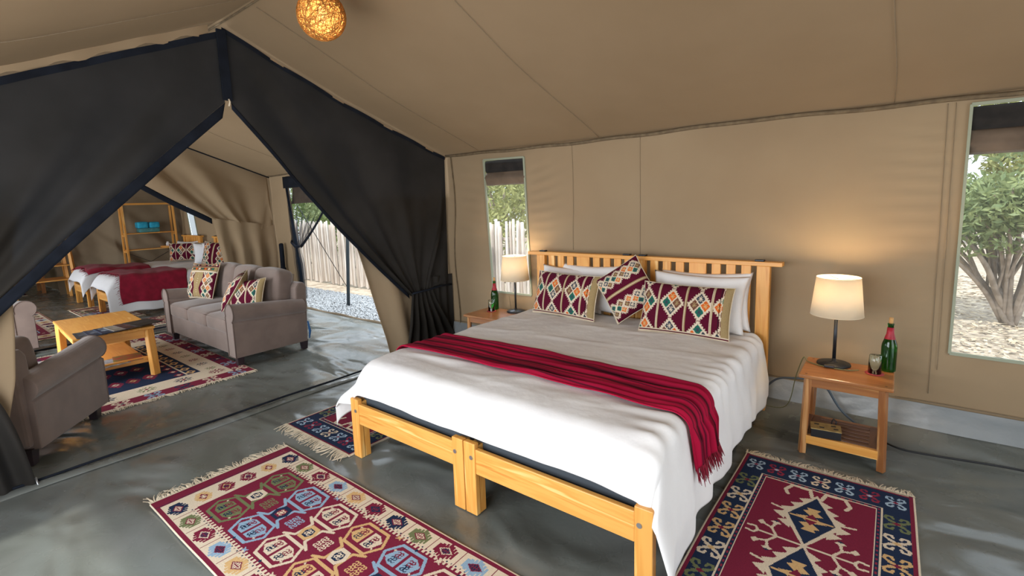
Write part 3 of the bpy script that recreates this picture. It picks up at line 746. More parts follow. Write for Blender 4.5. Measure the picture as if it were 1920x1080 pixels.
def drape(s, y, off=0.0):
    """cross position s (metres of cloth from the left hem side), world y -> x, z, used for cover and throw"""
    r = .075
    # right side
    e = np.maximum(0, s-(XB-r)); th = np.minimum(e/r, PI/2); dn = np.maximum(0, e-r*PI/2)
    xr = np.where(e > 0, (XB-r)+(r+off)*np.sin(th), s); zr = np.where(e > 0, -(r+off)*(1-np.cos(th))-dn+off, off)
    e2 = np.maximum(0, (XA+r)-s); th2 = np.minimum(e2/r, PI/2); dn2 = np.maximum(0, e2-r*PI/2)
    x = np.where(e2 > 0, (XA+r)-(r+off)*np.sin(th2), xr); z = np.where(e2 > 0, -(r+off)*(1-np.cos(th2))-dn2+off, zr)
    rip = np.sin(y*17+2*np.sin(y*3))*.5+np.sin(y*31+1)*.25
    a = np.clip(dn/.3, 0, 1); x = x+a*(.035+.022*rip+.05*np.clip((2.0-y)/.4, 0, 1))
    a2 = np.clip(dn2/.25, 0, 1); x = x-np.clip(dn2/.14, 0, 1)*(.12+.03*np.sin(y*13))
    return x, z, dn, dn2
def top_relief(x, y):
    z = .012*vn(x*2.5, y*2.5, 21)+.006*vn(x*8, y*7, 22)
    z = z+.010*np.maximum(0, vn(x*4+y*2, y*16-x*3, 23))**1.5+.008*np.maximum(0, vn(x*18-y*5, y*4, 27))**2*np.clip((y-2.5), 0, 1)
    z = z+.02*np.clip((2.3-y)/.5, 0, 1)*(1-np.clip((1.9-y)/.2, 0, 1))
    return z
def cover_fn(U, V):
    s = XA-.30+(XB+.47-(XA-.30))*U
    rf = .15; tf = 3.62-(V)*(3.62-1.66+.085)          # cloth y along length
    y = tf; e = np.maximum(0, (1.71+rf*.6)-tf); th = np.minimum(e/rf, PI/2*.93)
    yy = np.where(e > 0, (1.71+rf*.6)-rf*np.sin(th)*.98, tf); zf = -rf*(1-np.cos(th))*1.33-.02*np.clip(e/rf-1.2, 0, 1)
    x, z, dn, dn2 = drape(s, yy)
    onside = np.clip((dn+dn2)/.1, 0, 1)
    # front corners flare into hanging points
    fc = np.clip((1.95-tf)/.3, 0, 1)
    yy = yy-onside*.04*fc; z = z+zf*(1-onside*np.where(s < -1.6, .55, .45))
    z = z+top_relief(s, tf)*(1-onside*.9)
    side_len = 1-.0*y
    z = np.where(s > -1, z+dn*np.clip((tf-2.0)/.8, 0, 1)*.14, z)
    z = np.where(dn > 0, z+dn*.05*np.sin(y*9), z)
    # crumples where the right side turns down
    tn = np.exp(-((s-(XB-.02))/.12)**2); z = z+tn*.008*np.sin(yy*46+3*np.sin(yy*7)); x = x+tn*.008*np.sin(yy*40+2*np.sin(yy*5))
    return x, yy, ZT+z
o = grid('bed_cover', 260, 220, cover_fn, cotton, solid=.006); tag(o, 'white cotton cover draped over the large double bed in front', 'duvet')
def throw_fn(U, V):
    s = XA-.10+(XB+.20-(XA-.10))*U; q = V
    yc0 = 2.00+.07*U+.03*np.sin(U*5); yc1 = 2.42+.02*np.sin(U*4)
    tight = 1-.10*np.clip((U-.85)/.15, 0, 1); mid = (yc0+yc1)/2
    y = yc0+(yc1-yc0)*q; y = mid+(y-mid)*tight
    x, z, dn, dn2 = drape(s, y, .014)
    fold = .010*np.abs(np.sin(PI*q*4.5+.6*np.sin(U*6)))+.006*np.sin(q*40+4*np.sin(U*4))*np.clip(U, .3, 1)
    z = z+top_relief(s, y)*(1-np.clip(dn/.05, 0, 1))+fold+.004; x = x+np.clip(dn/.05, 0, 1)*(fold*1.5+.008)
    return x, y, ZT+z
def stripe_mat():
    m, nt, N, L, b, out = newmat('striped_crimson_wool')
    a = N.new('ShaderNodeAttribute'); a.attribute_name = 'vv'
    st = [(0, '#a81238')]
    for p, w_, c in ((.10, .02, '#30101f'), (.24, .06, '#14070f'), (.37, .018, '#3c1024'), (.48, .055, '#16080f'), (.62, .018, '#3c1024'), (.74, .065, '#12060d'), (.89, .02, '#33101f')):
        st += [(p-w_, '#a81238'), (p, c), (p+w_, '#a01238')]
    st.append((1, '#8a0e2e'))
    L.new(ramp(nt, a.outputs['Fac'], st), b.inputs['Base Color']); b.inputs['Roughness'].default_value = .95
    b.inputs['Specular IOR Level'].default_value = .15
    bump(nt, noise(nt, mapping(nt, (1, 1, 1)), 160, 3), b, .4, .002); return m
o = grid('bed_throw', 200, 70, throw_fn, stripe_mat(), solid=.005)
a = o.data.attributes.new('vv', 'FLOAT', 'POINT'); a.data.foreach_set('value', np.tile(np.linspace(0, 1, 71), 201).astype(np.float32))
tag(o, 'crimson throw with dark stripes laid across the large white bed', 'throw')
def fringe_line(parent, p_fn, n, ln, m, dirv, seed=1):
    rg = random.Random(seed); mb = MB()
    for k in range(n):
        p = Vector(p_fn(k/(n-1))); L_ = ln*rg.uniform(.6, 1.1); d = Vector(dirv(k/(n-1)))+Vector((rg.gauss(0, .15), rg.gauss(0, .3), rg.gauss(0, .1)))
        mb.tube([p, p+d*L_*.5, p+d*L_+Vector((0, 0, -.01))], [.004, .003, .0012], 4)
    tag(mb.build('fringe', m, parent, smooth=True), kind='stuff')
def edge_pt(q):
    x, y, z = throw_fn(np.array([1.0]), np.array([q])); return (float(x[0]), float(y[0]), float(z[0]))
fringe_line(o, edge_pt, 90, .06, throw_red, lambda q: (.35, 0, -1), 3)

# cushions and pillows of the large bed
pw = [(-2.20, 3.56, .10, 'white pillow at the back left of the bed, behind the left patterned cushion', -.32, .62, .40),
      (-2.02, 3.61, -.04, 'white pillow rearmost on the left against the headboard', -.22, .66, .42),
      (-1.11, 3.50, .05, 'white pillow behind the right patterned cushion', -.33, .68, .42),
      (-1.08, 3.61, .0, 'white pillow rearmost on the right against the headboard', -.2, .66, .42)]
for k, (x, y, rz, lb, ln, w_, h_) in enumerate(pw):
    pillow('pillow', lb, 'pillow', None, .16, PM(x, y, .592, rz, ln, .02*(-1)**k), m=cotton, size=(w_, h_), wr=.004, seed=30+k, pinch=.09, group='white pillows on the large bed')
cl = cushion_long()
pillow('patterned_cushion', 'maroon and tan woven oblong cushion with lozenges, on the left of the bed', 'cushion', cl, .15, PM(-2.14, 3.36, .588, R(-3), -.30, R(1)), group='kilim cushions on the large bed')
pillow('patterned_cushion', 'maroon and tan woven oblong cushion with lozenges, on the right of the bed', 'cushion', cl, .15, PM(-1.125, 3.30, .585, R(3), -.34, R(1)), group='kilim cushions on the large bed')
sq = cushion_square(.39, tanmid=False, a=.052, b=.06)
M = Matrix.Translation((-1.60, 3.45, .852)) @ Matrix.Rotation(R(6), 4, 'Z') @ Matrix.Rotation(-.26, 4, 'X') @ Matrix.Rotation(R(55), 4, 'Y') @ Matrix.Translation((0, 0, -.195))
pillow('patterned_cushion', 'square patterned cushion standing on its corner between the two oblong cushions', 'cushion', sq, .15, M, group='kilim cushions on the large bed')

# ------------------------------------------------------------------ bedside tables, lamps, bottles
def nightstand(label, ox, oy):
    t = thing('bedside_table', label, 'table', (ox, oy, 0), 0, 'teak bedside tables')
    W, D, H = .445, .39, .492
    MB().bx(-W/2, W/2, -D/2, D/2, H-.022, H).build('tabletop', oak[0], t, bevel=.006)
    for sx in (-1, 1):
        for sy in (-1, 1):
            a = sx*(W/2-.045); b = sy*(D/2-.04)
            MB().bar((a+sx*.014, b+sy*.006, 0), (a, b, H-.022), .034, .034).build('leg', oak[2], t, bevel=.002)
            p = MB().lathe([(.007, 0), (.007, .002)], (sx*(W/2-.035), sy*(D/2-.035), H-.0005), 12).build('screw_plug', drk[0], t)
    for sy in (-1, 1): MB().bx(-W/2+.06, W/2-.06, sy*(D/2-.04)-.01, sy*(D/2-.04)+.01, H-.075, H-.022).build('apron', oak[0], t, bevel=.002)
    for sx in (-1, 1): MB().bx(sx*(W/2-.045)-.01, sx*(W/2-.045)+.01, -D/2+.055, D/2-.055, H-.075, H-.022).build('apron', oak[1], t, bevel=.002)
    zs = .115
    for sy in (-1, 1): MB().bx(-W/2+.05, W/2-.05, sy*(D/2-.035)-.012, sy*(D/2-.035)+.012, zs-.05, zs+.002).build('lower_rail', pine[0] if sy < 0 else oak[0], t, bevel=.002)
    for sx in (-1, 1): MB().bx(sx*(W/2-.038)-.014, sx*(W/2-.038)+.014, -D/2+.05, D/2-.05, zs-.03, zs+.012).build('side_rail', drk[1], t, bevel=.002)
    n = 6; d = (D-.09)/n
    for k in range(n): MB().bx(-W/2+.05, W/2-.05, -D/2+.045+k*d+.007, -D/2+.045+(k+1)*d-.007, zs-.012, zs+.004).build('shelf_slat', drk[0], t, bevel=.002)
    for a in (-W/2+.075, W/2-.075): MB().bx(a-.02, a+.02, -D/2+.047, D/2-.047, zs-.014, zs+.0045).build('shelf_batten', drk[1], t, bevel=.001)
    return t
nightstand('teak bedside table right of the bed, with a lamp, green bottle and slatted lower shelf', -.175, 3.395)
nightstand('teak bedside table left of the bed under the small window', -3.00, 3.50)
def table_lamp(label, x, y, z, power=2.4):
    t = thing('table_lamp', label, 'lamp', (x, y, z), 0, 'bedside table lamps')
    MB().lathe([(.004, 0), (.088, 0), (.090, .004), (.088, .010), (.03, .016), (.011, .022), (.011, .04), (.004, .041)], n=40).build('base', metal_dk, t, smooth=True)
    MB().lathe([(.0095, .03), (.0095, .335)], n=16).build('pole', metal_dk, t, smooth=True)
    sh = MB().lathe([(.138, .315), (.114, .545)], n=48, cap=False).build('lamp_shade', shade_m, t, smooth=True, solid=.002)
    for r_, zz in ((.138, .315), (.114, .545)):
        MB().tube([(r_*math.cos(a), r_*math.sin(a), zz) for a in np.linspace(0, 2*PI, 48, endpoint=False)], .0022, 5, closed=True).build('shade_hem', shade_m, sh, smooth=True)
    for k in range(3):
        a = k*2*PI/3; MB().bar((0, 0, .535), (.113*math.cos(a), .113*math.sin(a), .54), .003, .003).build('spider_arm', metal_dk, t)
    MB().lathe([(.012, .335), (.014, .345), (.014, .375), (.008, .38)], n=16).build('socket', metal_dk, t, smooth=True)
    MB().lathe([(.006, .38), (.016, .40), (.026, .425), (.022, .448), (.008, .458)], n=20).build('bulb', bulb_m, t, smooth=True)
    lamp((x, y, z+.505), power, (1, .72, .42), .03)
table_lamp('lit cream shaded table lamp on the right bedside table', -.25, 3.50, .492, 11.0)
table_lamp('lit cream shaded table lamp in front of the small window, left of the bed', -2.85, 3.655, .492, 7.0)
def bottle(label, x, y, z):
    t = thing('wine_bottle', label, 'bottle', (x, y, z), 0, 'green bottles on the bedside tables')
    prof = [(.012, .012), (.034, .0), (.038, .004), (.0385, .02), (.0385, .145), (.036, .165), (.026, .195), (.0165, .225), (.0145, .275), (.016, .277), (.016, .285), (.0135, .286), (.012, .286)]
    MB().lathe(prof, n=32).build('glass_body', green_glass, t, smooth=True)
    MB().lathe([(.0275, .194), (.0265, .196), (.0180, .225), (.0160, .262), (.0155, .262)], n=32, cap=False).build('red_foil', mat('red_foil', '#8c1024', '#a3162c', .5, 20, bs=.5, bscale=90), t, smooth=True, solid=.001)
    MB().lathe([(.0095, .28), (.0105, .30), (.0105, .318), (.009, .32)], n=20).build('cork', mat('cork', '#b98a52', '#cfa26a', .9, 60), t, smooth=True)
bottle('green glass bottle with a red foil neck and cork, on the right bedside table', .015, 3.535, .493)
bottle('green glass bottle with red foil neck, on the left bedside table under the window', -3.10, 3.64, .493)
def tumbler(label, x, y, z):
    t = thing('drinking_glass', label, 'glass', (x, y, z), 0, 'upturned glasses on the bedside tables')
    MB().lathe([(.0325, .0), (.0285, .106), (.026, .108), (.0, .1085)], n=32, cap=False).build('tumbler', clear_glass, t, smooth=True, solid=.002)
tumbler('clear upturned drinking glass on the red mat, beside the lamp on the right bedside table', -.045, 3.435, .4975)
tumbler('clear upturned drinking glass on the left bedside table', -3.07, 3.55, .4975)
for lb, x, y in (('small red crocheted mat under the glass on the right bedside table', -.045, 3.435), ('small red mat under the glass on the left bedside table', -3.07, 3.55)):
    mb = MB(); pr = [(.0, 0), (.045, 0), (.047, .002), (.045, .004), (0, .0042)]
    o = mb.lathe(pr, (x, y, .493), 28, cap=False).build('glass_mat', mat('red_mat', '#8c2b30', '#a5403f', .9, 120), smooth=True); tag(o, lb, 'coaster')
# little black box on the shelf
t = thing('black_box', 'small black box with a brass lid on the lower shelf of the bedside table', 'box', (-.255, 3.275, .1195), R(8))
MB().bx(-.075, .075, -.05, .05, 0, .048).build('box_body', rubber, t, bevel=.003)
lid = MB().bx(-.077, .077, -.052, .052, .048, .053).build('brass_lid', mat('brass_lid', '#a58a58', '#c3a96e', .4, 30, metal=.5), t, bevel=.002)
mb = MB()
for a, b in ((-.045, .02), (-.02, -.02), (.04, .02), (.05, -.02)): mb.bx(a-.012, a+.012, b-.006, b+.006, .053, .055)
mb.build('lid_mark', rubber, lid)
MB().tube([(.03, .05, .025), (.035, .09, .05), (.045, .12, .06), (.06, .11, .05), (.055, .10, .035)], .004, 8).build('cable', rubber, t, smooth=True)
# cables
def smooth_pts(P, n=40):
    P = [Vector(p) for p in P]; out = []
    Q = [P[0]*2-P[1]]+P+[P[-1]*2-P[-2]]
    for i in range(1, len(Q)-2):
        for k in range(n//(len(P)-1)):
            t = k/(n//(len(P)-1)); a, b, c, d = Q[i-1:i+3]
            out.append(.5*((2*b)+(c-a)*t+(2*a-5*b+4*c-d)*t*t+(3*b-a-3*c+d)*t**3))
    return out+[P[-1]]
o = MB().tube(smooth_pts([(-.76, 3.74, .05), (-.70, 3.74, .13), (-.60, 3.73, .25), (-.50, 3.70, .29), (-.38, 3.70, .30), (-.30, 3.70, .27), (-.2, 3.70, .12), (-.02, 3.62, .02)]), .0075, 8).build('power_hose', bluem, smooth=True); tag(o, 'thick grey cable arching along the wall from the bed to behind the right bedside table', 'cable')
o = MB().tube(smooth_pts([(-.80, 3.72, .08), (-.68, 3.70, .06), (-.52, 3.66, .10), (-.46, 3.6, .35), (-.415, 3.52, .50), (-.38, 3.46, .497), (-.29, 3.41, .497), (-.18, 3.405, .497), (-.12, 3.44, .497)], 64), .0028, 6).build('lamp_cord', cordm, smooth=True); tag(o, 'thin olive lamp cord running over the right bedside table to the wall', 'cord')
s_ = MB().box((-.265, 3.408, .502), (.055, .018, .014)).build('inline_switch', metal_dk, o, bevel=.004)
o = MB().tube(smooth_pts([(-.02, 3.64, .02), (.10, 3.57, .012), (.25, 3.58, .012), (.42, 3.60, .018), (.60, 3.62, .022), (.85, 3.62, .022), (1.5, 3.62, .022)], 60), .006, 8).build('floor_cable', rubber, smooth=True); tag(o, 'black cable along the floor from the right bedside table to the right edge', 'cable')

# ------------------------------------------------------------------ woven ball lamp
t = thing('pendant_lamp', 'lit orange woven ball lamp hanging from the ridge at the top', 'lamp', (-2.56, 1.62, 2.60))
mb = MB(); rg = random.Random(5)
for k in range(150):
    n = Vector((rg.gauss(0, 1), rg.gauss(0, 1), rg.gauss(0, 1))).normalized(); u = n.orthogonal().normalized(); v = n.cross(u); h = rg.uniform(-.6, .6); rr = .128*math.sqrt(1-h*h)
    mb.tube([n*.128*h+(u*math.cos(a)+v*math.sin(a))*rr*(1+.01*math.sin(3*a+k)) for a in np.linspace(0, 2*PI, 36, endpoint=False)], .0013, 3, closed=True)
tag(mb.build('woven_strands', mat('cane', '#a86c2a', '#c08a40', .8, 30, transl=.25, tcol='#c8883c'), t, smooth=True), kind='stuff')
prof = [(max(.004, .121*math.sin(a)), -.121*math.cos(a)) for a in np.linspace(.05, PI-.05, 24)]
MB().lathe(prof, n=36).build('inner_skin', mat('cane_skin', '#dca860', '#e8bc78', .9, 60, transl=.8, tcol='#f0c07c', transp=.08), t, smooth=True)
MB().lathe([(.006, .05), (.022, .02), (.028, -.005), (.02, -.03), (.006, -.038)], n=20).build('bulb', bulb_m, t, smooth=True)
MB().tube([(0, 0, .05), (0, 0, .2), (0, 0, .262)], .003, 6).build('flex', rubber, t)
lamp((-2.56, 1.62, 2.58), 3.6, (1, .76, .44), .05)

# ------------------------------------------------------------------ mesh curtains of the first partition
def fan(name, A, Tp, m, parent, nu=160, nv=60, x=XP, amp=.03, k=9, sag=.0, side=1, hem=0, seed=1):
    def fn(U, V):
        ay, az = poly_at(A, U); ty, tz = poly_at(Tp, U)
        y = ay+(ty-ay)*V; z = az+(tz-az)*V-sag*np.sin(PI*V)*(1-U)
        f = np.sin(2*PI*k*U**.8+.5*np.sin(V*4+seed))*np.clip(V*3.5, 0, 1)*(1-.35*V)+.4*np.sin(2*PI*k*2.3*U+seed+V*3)*V
        xx = x+amp*f*(.5+.5*np.clip(vn(U*7, V*2, seed+3)+.5, 0, 1.4))+.03*vn(y*2.5, z*2.5, seed)*np.sin(PI*V)
        return xx, y, z
    return grid(name, nu, nv, fn, m, parent), fn
def band(name, fn, m, parent, u=0.0, wy=-.05, wz=-.0, off=.004, n=60, u1=None):
    """opaque hem band along the u edge of a fan, widened by (wy, wz)"""
    def g(U, V):
        x, y, z = fn(np.full_like(U, u), U); return x+off, y+wy*V, z+wz*V
    return grid(name, n, 4, g, m, parent, solid=.003)
rt_roof = [(y, float(roof_z(y))-.022-.02*math.sin(PI*(y-1.62)/2.2)) for y in np.linspace(1.66, 3.80, 12)]
tR = thing('mesh_curtain', 'dark insect mesh curtain drawn back to the right, beside the small window', 'curtain', (0, 0, 0))
A = [(1.66, 2.33), (1.65, 2.6), (1.64, 2.84)]+rt_roof+[(3.79, 1.6), (3.78, 1.1), (3.77, .72)]
_, f1 = fan('mesh_panel', A, [(3.22, .64), (3.27, .60), (3.32, .62), (3.5, .67)], mesh_f, tR, amp=.04, k=4.2, sag=.05, seed=2)
band('hem_band', f1, mesh_hem, tR, 0, .0, -.045)
def rlow(U, V):
    y = 3.22+.28*U+(3.06-3.22+(.82-.28)*U)*V**1.2; z = .66-.66*V
    return XP+.03+.045*np.sin(U*34+V)*np.clip(V*2, .35, 1)*(1-.3*U), y, z
grid('mesh_tail', 110, 30, rlow, mesh_f, tR)
def rwall(U, V):
    return XP+.01+.012*np.sin(U*20), 3.46+.35*U, .78-.78*V
grid('mesh_side', 30, 30, rwall, mesh_f, tR)
MB().tube([(XP+.06, 3.2, .655), (XP+.07, 3.4, .665), (XP+.05, 3.6, .675), (XP+.02, 3.80, .66)], .010, 6).build('tie_strap', mesh_hem, tR, smooth=True)
# top header bands and the zip strip at the apex
def hdr(sgn, y1):
    def fn(U, V):
        y = 1.64+(y1-1.64)*U; z = roof_z(y)-.03-.02*abs(1)*np.sin(PI*U)-.035*V; return XP+.02+.01*np.sin(U*26), y, z
    return fn
grid('header_band', 60, 4, hdr(1, 3.78), mesh_hem, tR)
MB().bx(XP+.012, XP+.03, 1.60, 1.665, 2.34, 2.83).build('zip_strip', mesh_hem, tR, bevel=.004)
MB().tube([(XP+.03, 1.635, 2.35), (XP+.035, 1.64, 2.33), (XP+.03, 1.632, 2.30)], .006, 6).build('toggle', fringe_m, tR, smooth=True)
tL = thing('mesh_curtain', 'dark insect mesh curtain drawn back to the left of the tent opening', 'curtain', (0, 0, 0))
lt_roof = [(y, float(roof_z(y))-.085) for y in np.linspace(1.60, -.52, 12)]
A = [(1.62, 2.33), (1.62, 2.6), (1.62, 2.80)]+lt_roof+[(-.55, 1.5), (-.56, 1.1), (-.56, .7)]
_, f2 = fan('mesh_panel', A, [(-.10, .68), (-.16, .64), (-.22, .64), (-.3, .66)], mesh_f, tL, amp=.045, k=3.6, sag=-.02, seed=5)
band('hem_band', f2, mesh_hem, tL, 0, -.03, -.115)
grid('header_band', 60, 4, lambda U, V: (XP+.02+.01*np.sin(U*30), 1.62-2.15*U, roof_z(1.62-2.15*U)-.07-.045*V), mesh_hem, tL)
def llow(U, V):
    y = -.10-.2*U+(.45-.3*U)*V**.14; z = .68-.665*V
    return XP+.02+.03*np.sin(U*26+V)*np.clip(V*2, .35, 1), y, z
grid('mesh_tail', 80, 30, llow, mesh_f, tL)
MB().tube([(XP+.06, -.08, .67), (XP+.07, -.3, .675), (XP+.02, -.57, .67)], .010, 6).build('tie_strap', mesh_hem, tL, smooth=True)
mb = MB().tube([(XP+.03, .345, .03), (XP+.05, .35, .055), (XP+.055, .352, .02), (XP+.07, .355, -.0)], .005, 6); mb.build('zip_pull', steel, tL, smooth=True)
# canvas curtains tied behind the mesh
cL = thing('canvas_curtain', 'beige canvas curtain hanging behind the left mesh, at the left edge', 'curtain', (0, 0, 0))
def ccl(U, V):
    z = 1.55-1.25*V; ed = np.interp(z, [.3, .62, .9, 1.05, 1.55], [.27, .345, .375, .385, .40]); y = ed-.5*U
    return XP-.06-.05*U+.012*np.sin(U*18+V*2), y, z
grid('canvas_panel', 40, 30, ccl, canvas, cL, solid=.003)
grid('folded_flap', 20, 10, lambda U, V: (XP-.045-.05*U, .385-.4*U, 1.04+.12*V), canvas, cL, solid=.004)
cR = thing('canvas_curtain', 'beige canvas curtain hanging in folds behind the right mesh curtain', 'curtain', (0, 0, 0))
def ccr(U, V):
    z = 1.62-1.6*V; ed = np.interp(z, [0, .2, .55, .9, 1.35, 1.62], [3.04, 3.0, 2.90, 2.81, 2.68, 2.62]); y = ed+(3.79-ed)*U
    return XP-.10-.055*np.sin(U*9+1.5+V*.6)*(1-.4*U)-.02*np.sin(U*22), y, z
grid('canvas_panel', 90, 40, ccr, canvas, cR, solid=.003)

# ------------------------------------------------------------------ second partition: canvas drawn to the right
c2 = thing('canvas_curtain', 'large beige canvas curtain drawn to the right behind the sofa, dividing off the far room', 'curtain', (0, 0, 0))
roof2 = [(y, float(roof_z(y))-.02) for y in np.linspace(1.66, 3.78, 12)]
A = [(1.66, 2.28), (1.65, 2.8)]+roof2+[(3.80, 1.5)]
_, f3 = fan('canvas_panel', A, [(2.93, 1.45), (2.95, 1.42), (3.0, 1.44), (3.2, 1.40), (3.6, 1.25), (3.80, 1.3)], canvas, c2, x=XQ, amp=.055, k=2.4, sag=.03, seed=3)
band('mesh_border', f3, mesh_hem, c2, 0, -.0, -.085, off=-.01)
def c2low(U, V):
    y = 2.93+.87*U+(.16-.16*U)*V; z = (1.45-.15*U)*(1-V)
    f = np.sin(U*20+V*1.2)*(1-.5*U)
    return XQ+.02+.07*f*np.clip(V*3, .3, 1), y, z
grid('canvas_tail', 110, 40, c2low, canvas, c2)
struct(strip('trim_40', [(XQ+.03, y, float(roof_z(y))-.03) for y in np.linspace(1.66, 3.8, 30)], .010, mesh_hem))
# rolled dark mesh hanging in the corner
o = MB().tube(smooth_pts([(XQ+.30, 3.76, 1.02), (XQ+.31, 3.755, .8), (XQ+.31, 3.75, .5), (XQ+.30, 3.75, .15)]), [.02]+[.035]*20+[.045]*20, 10).build('rolled_mesh', mesh_hem, smooth=True); tag(o, 'rolled up dark blue mesh tied in the corner behind the sofa', 'mesh roll')

# ------------------------------------------------------------------ doorway of the middle room
struct(grid('door_1', 40, 6, lambda U, V: (-7.30+2.5*U, YW+.02+.04*np.sin(PI*V), 1.62+.43*V+.01*np.sin(U*9)), mat('rolled_door_canvas', '#6e5c4a', '#7d6a56', .9, 8)))
dm = thing('sheer_curtain', 'sheer dark mesh curtain tied at the left of the doorway with the pole fence outside', 'curtain', (0, 0, 0))
A = [(-6.0, 1.78), (-6.0, 1.9), (-6.4, 1.9), (-7.0, 1.9), (-7.30, 1.9), (-7.27, 1.5), (-7.23, 1.1)]
def dfan(U, V):
    ax_, az = poly_at(A, U); tx, tz = poly_at([(-6.98, .98), (-7.02, .97), (-7.08, .99), (-7.2, 1.02)], U)
    xx = ax_+(tx-ax_)*V; z = az+(tz-az)*V-.05*np.sin(PI*V)*(1-U); return xx, YW-.05+.03*np.sin(U*50)*np.clip(V*2, 0, 1), z
grid('sheer_panel', 150, 50, dfan, mesh_thin, dm)
grid('sheer_fold', 150, 50, lambda U, V: (dfan(U*.5, V)[0], dfan(U*.5, V)[1]-.02+.02*np.sin(U*20), dfan(U*.5, V)[2]), mesh_thin, dm) if False else None
grid('hem_band', 40, 4, lambda U, V: (dfan(0*U, U)[0]-.0*V, dfan(0*U, U)[1]-.01, dfan(0*U, U)[2]+.05*(V-.5)), mesh_hem, dm, solid=.004)
grid('side_band', 40, 4, lambda U, V: (-7.33+.07*V+.26*U, YW-.04, 1.95-1.75*U), mesh_hem, dm, solid=.004)
grid('valance', 30, 4, lambda U, V: (-7.34+1.9*U, YW-.06, 1.86+.17*V), mesh_hem, dm, solid=.004)
def dlow(U, V):
    return -6.96-.26*U+(.02+.12*U)*V+.03*np.sin(PI*V), YW-.07+.03*np.sin(U*24)*np.clip(V*3, .3, 1), 1.0-.8*V
grid('sheer_tail', 60, 24, dlow, mesh_thin, dm)
grid('sheer_tail', 30, 24, lambda U, V: (dlow(U*.5, V)[0], dlow(U*.5, V)[1]-.03, dlow(U*.5, V)[2]), mesh_thin, dm)
MB().tube([(-6.95, YW-.1, .99), (-7.05, YW-.11, .985), (-7.2, YW-.08, 1.04), (-7.28, YW-.03, 1.06)], .018, 8).build('tie_strap', mesh_hem, dm, smooth=True)

# ------------------------------------------------------------------ sofas
def pbox(w_, d_, h_, r=.03, puff=.02, n=14, crown=.03):
    """soft cushion block centred on the origin in x,y; z 0..h"""
    bm = bmesh.new(); bmesh.ops.create_cube(bm, size=1)
    bmesh.ops.subdivide_edges(bm, edges=bm.edges[:], cuts=n, use_grid_fill=True)
    for v in bm.verts:
        x, y, z = v.co*2; 
        def sup(a): return math.copysign(abs(a)**1.0, a)
        px, py, pz = x*w_/2, y*d_/2, z*h_/2
        # round the edges
        q = Vector((max(-w_/2+r, min(w_/2-r, px)), max(-d_/2+r, min(d_/2-r, py)), max(-h_/2+r, min(h_/2-r, pz))))
        dlt = Vector((px, py, pz))-q
        if dlt.length > 1e-6: dlt = dlt.normalized()*r
        p = q+dlt
        p.z += math.copysign(crown*(1-x*x)*(1-y*y), z) if abs(z) > .5 else 0
        p.y += puff*(1-x*x)*(1-z*z)*y; p.x += puff*(1-y*y)*(1-z*z)*x
        p.z += h_/2; v.co = p
    me = bpy.data.meshes.new('c'); bm.to_mesh(me); bm.free(); return me
def sofa(name, label, W, D, loc, rz, seats, cat='sofa', backs=None, bo=0, bh=1):
    """faces -y locally; origin centre of the footprint on the floor"""
    t = thing(name, label, cat, loc, rz)
    aw = .17; backs = backs or seats
    MB().bx(-W/2+aw*.6, W/2-aw*.6, -D/2+.03, D/2-.03, .11, .33).build('base', sofa_f, t, bevel=.015)
    for s in (-1, 1):
        cx = s*(W/2-aw/2)
        prof = []
        # arm profile in x,z: panel with an outward roll
        inn, out = -aw/2*s, aw/2*s
        P = [(cx-s*aw/2, .10), (cx-s*aw/2, .50)]
        rc = (cx+s*.012, .545); rr = .092
        for a in np.linspace(200, -62, 22):
            P.append((rc[0]+s*rr*math.cos(R(a)), rc[1]+rr*math.sin(R(a))))
        P += [(cx+s*(aw/2-.012), .45), (cx+s*(aw/2-.012), .10)]
        mb = MB().prism(P, 1, -D/2+.012, D/2-.06)
        mb.v = [(a, b, c-(.07*(c-.1)/.55 if b > 0 else 0)) for a, b, c in mb.v]
        ar = mb.build('arm', sofa_f, t, bevel=.006)
        ring = [(p[0], -D/2+.010, p[1]) for p in P]
        MB().tube(ring, .006, 5, closed=True).build('piping', sofa_p, ar, smooth=True)
        for sy in (-1, 1):
            MB().add([(cx-.035+a, sy*(D/2-.07)-.035+b, 0 if z == 0 else .11) if z else (cx+(a-.035)*.75, sy*(D/2-.07)+(b-.035)*.75, 0) for z in (0, 1) for a in (0, .07) for b in (0, .07)],
                     [(0, 1, 3, 2), (4, 5, 7, 6), (0, 1, 5, 4), (2, 3, 7, 6), (0, 2, 6, 4), (1, 3, 7, 5)]).build('leg', leg_dark, t, bevel=.003)
    # back
    MB().prism([(D/2-.17, .12), (D/2-.03, .12), (D/2+.0, .70), (D/2-.03, .75), (D/2-.09, .75), (D/2-.13, .70)], 0, -W/2+.05, W/2-.05).build('back', sofa_f, t, bevel=.02)
    iw = W-2*aw-.0; cw = iw/seats
    for k in range(seats):
        me = pbox(cw-.004, D-.20, .16, .035, .012, crown=.028)
        o = link('seat_cushion', me, sofa_f, t, smooth=True); o.location = (-iw/2+cw*(k+.5), -.085, .315)
        x0, y0, z0 = cw/2-.012, (D-.20)/2-.008, .155
        MB().tube([(-x0, -y0, z0-.012), (x0, -y0, z0-.012)], .0045, 5).build('piping', sofa_p, o, smooth=True)
    bw = iw/backs
    for k in range(backs):
        me = pbox(bw-.006, .20, .43, .05, .02, crown=.03)
        o = link('back_cushion', me, sofa_f, t, smooth=True); o.location = (-iw/2+bw*(k+.5), D/2-.235-bo, .455); o.rotation_euler = (R(-11), 0, 0); o.scale = (1, 1, bh)
        MB().tube([(-bw/2+.012, .095, .04), (-bw/2+.012, .095, .40), (bw/2-.012, .095, .40), (bw/2-.012, .095, .04)], .0045, 5).build('piping', sofa_p, o, smooth=True)
    return t
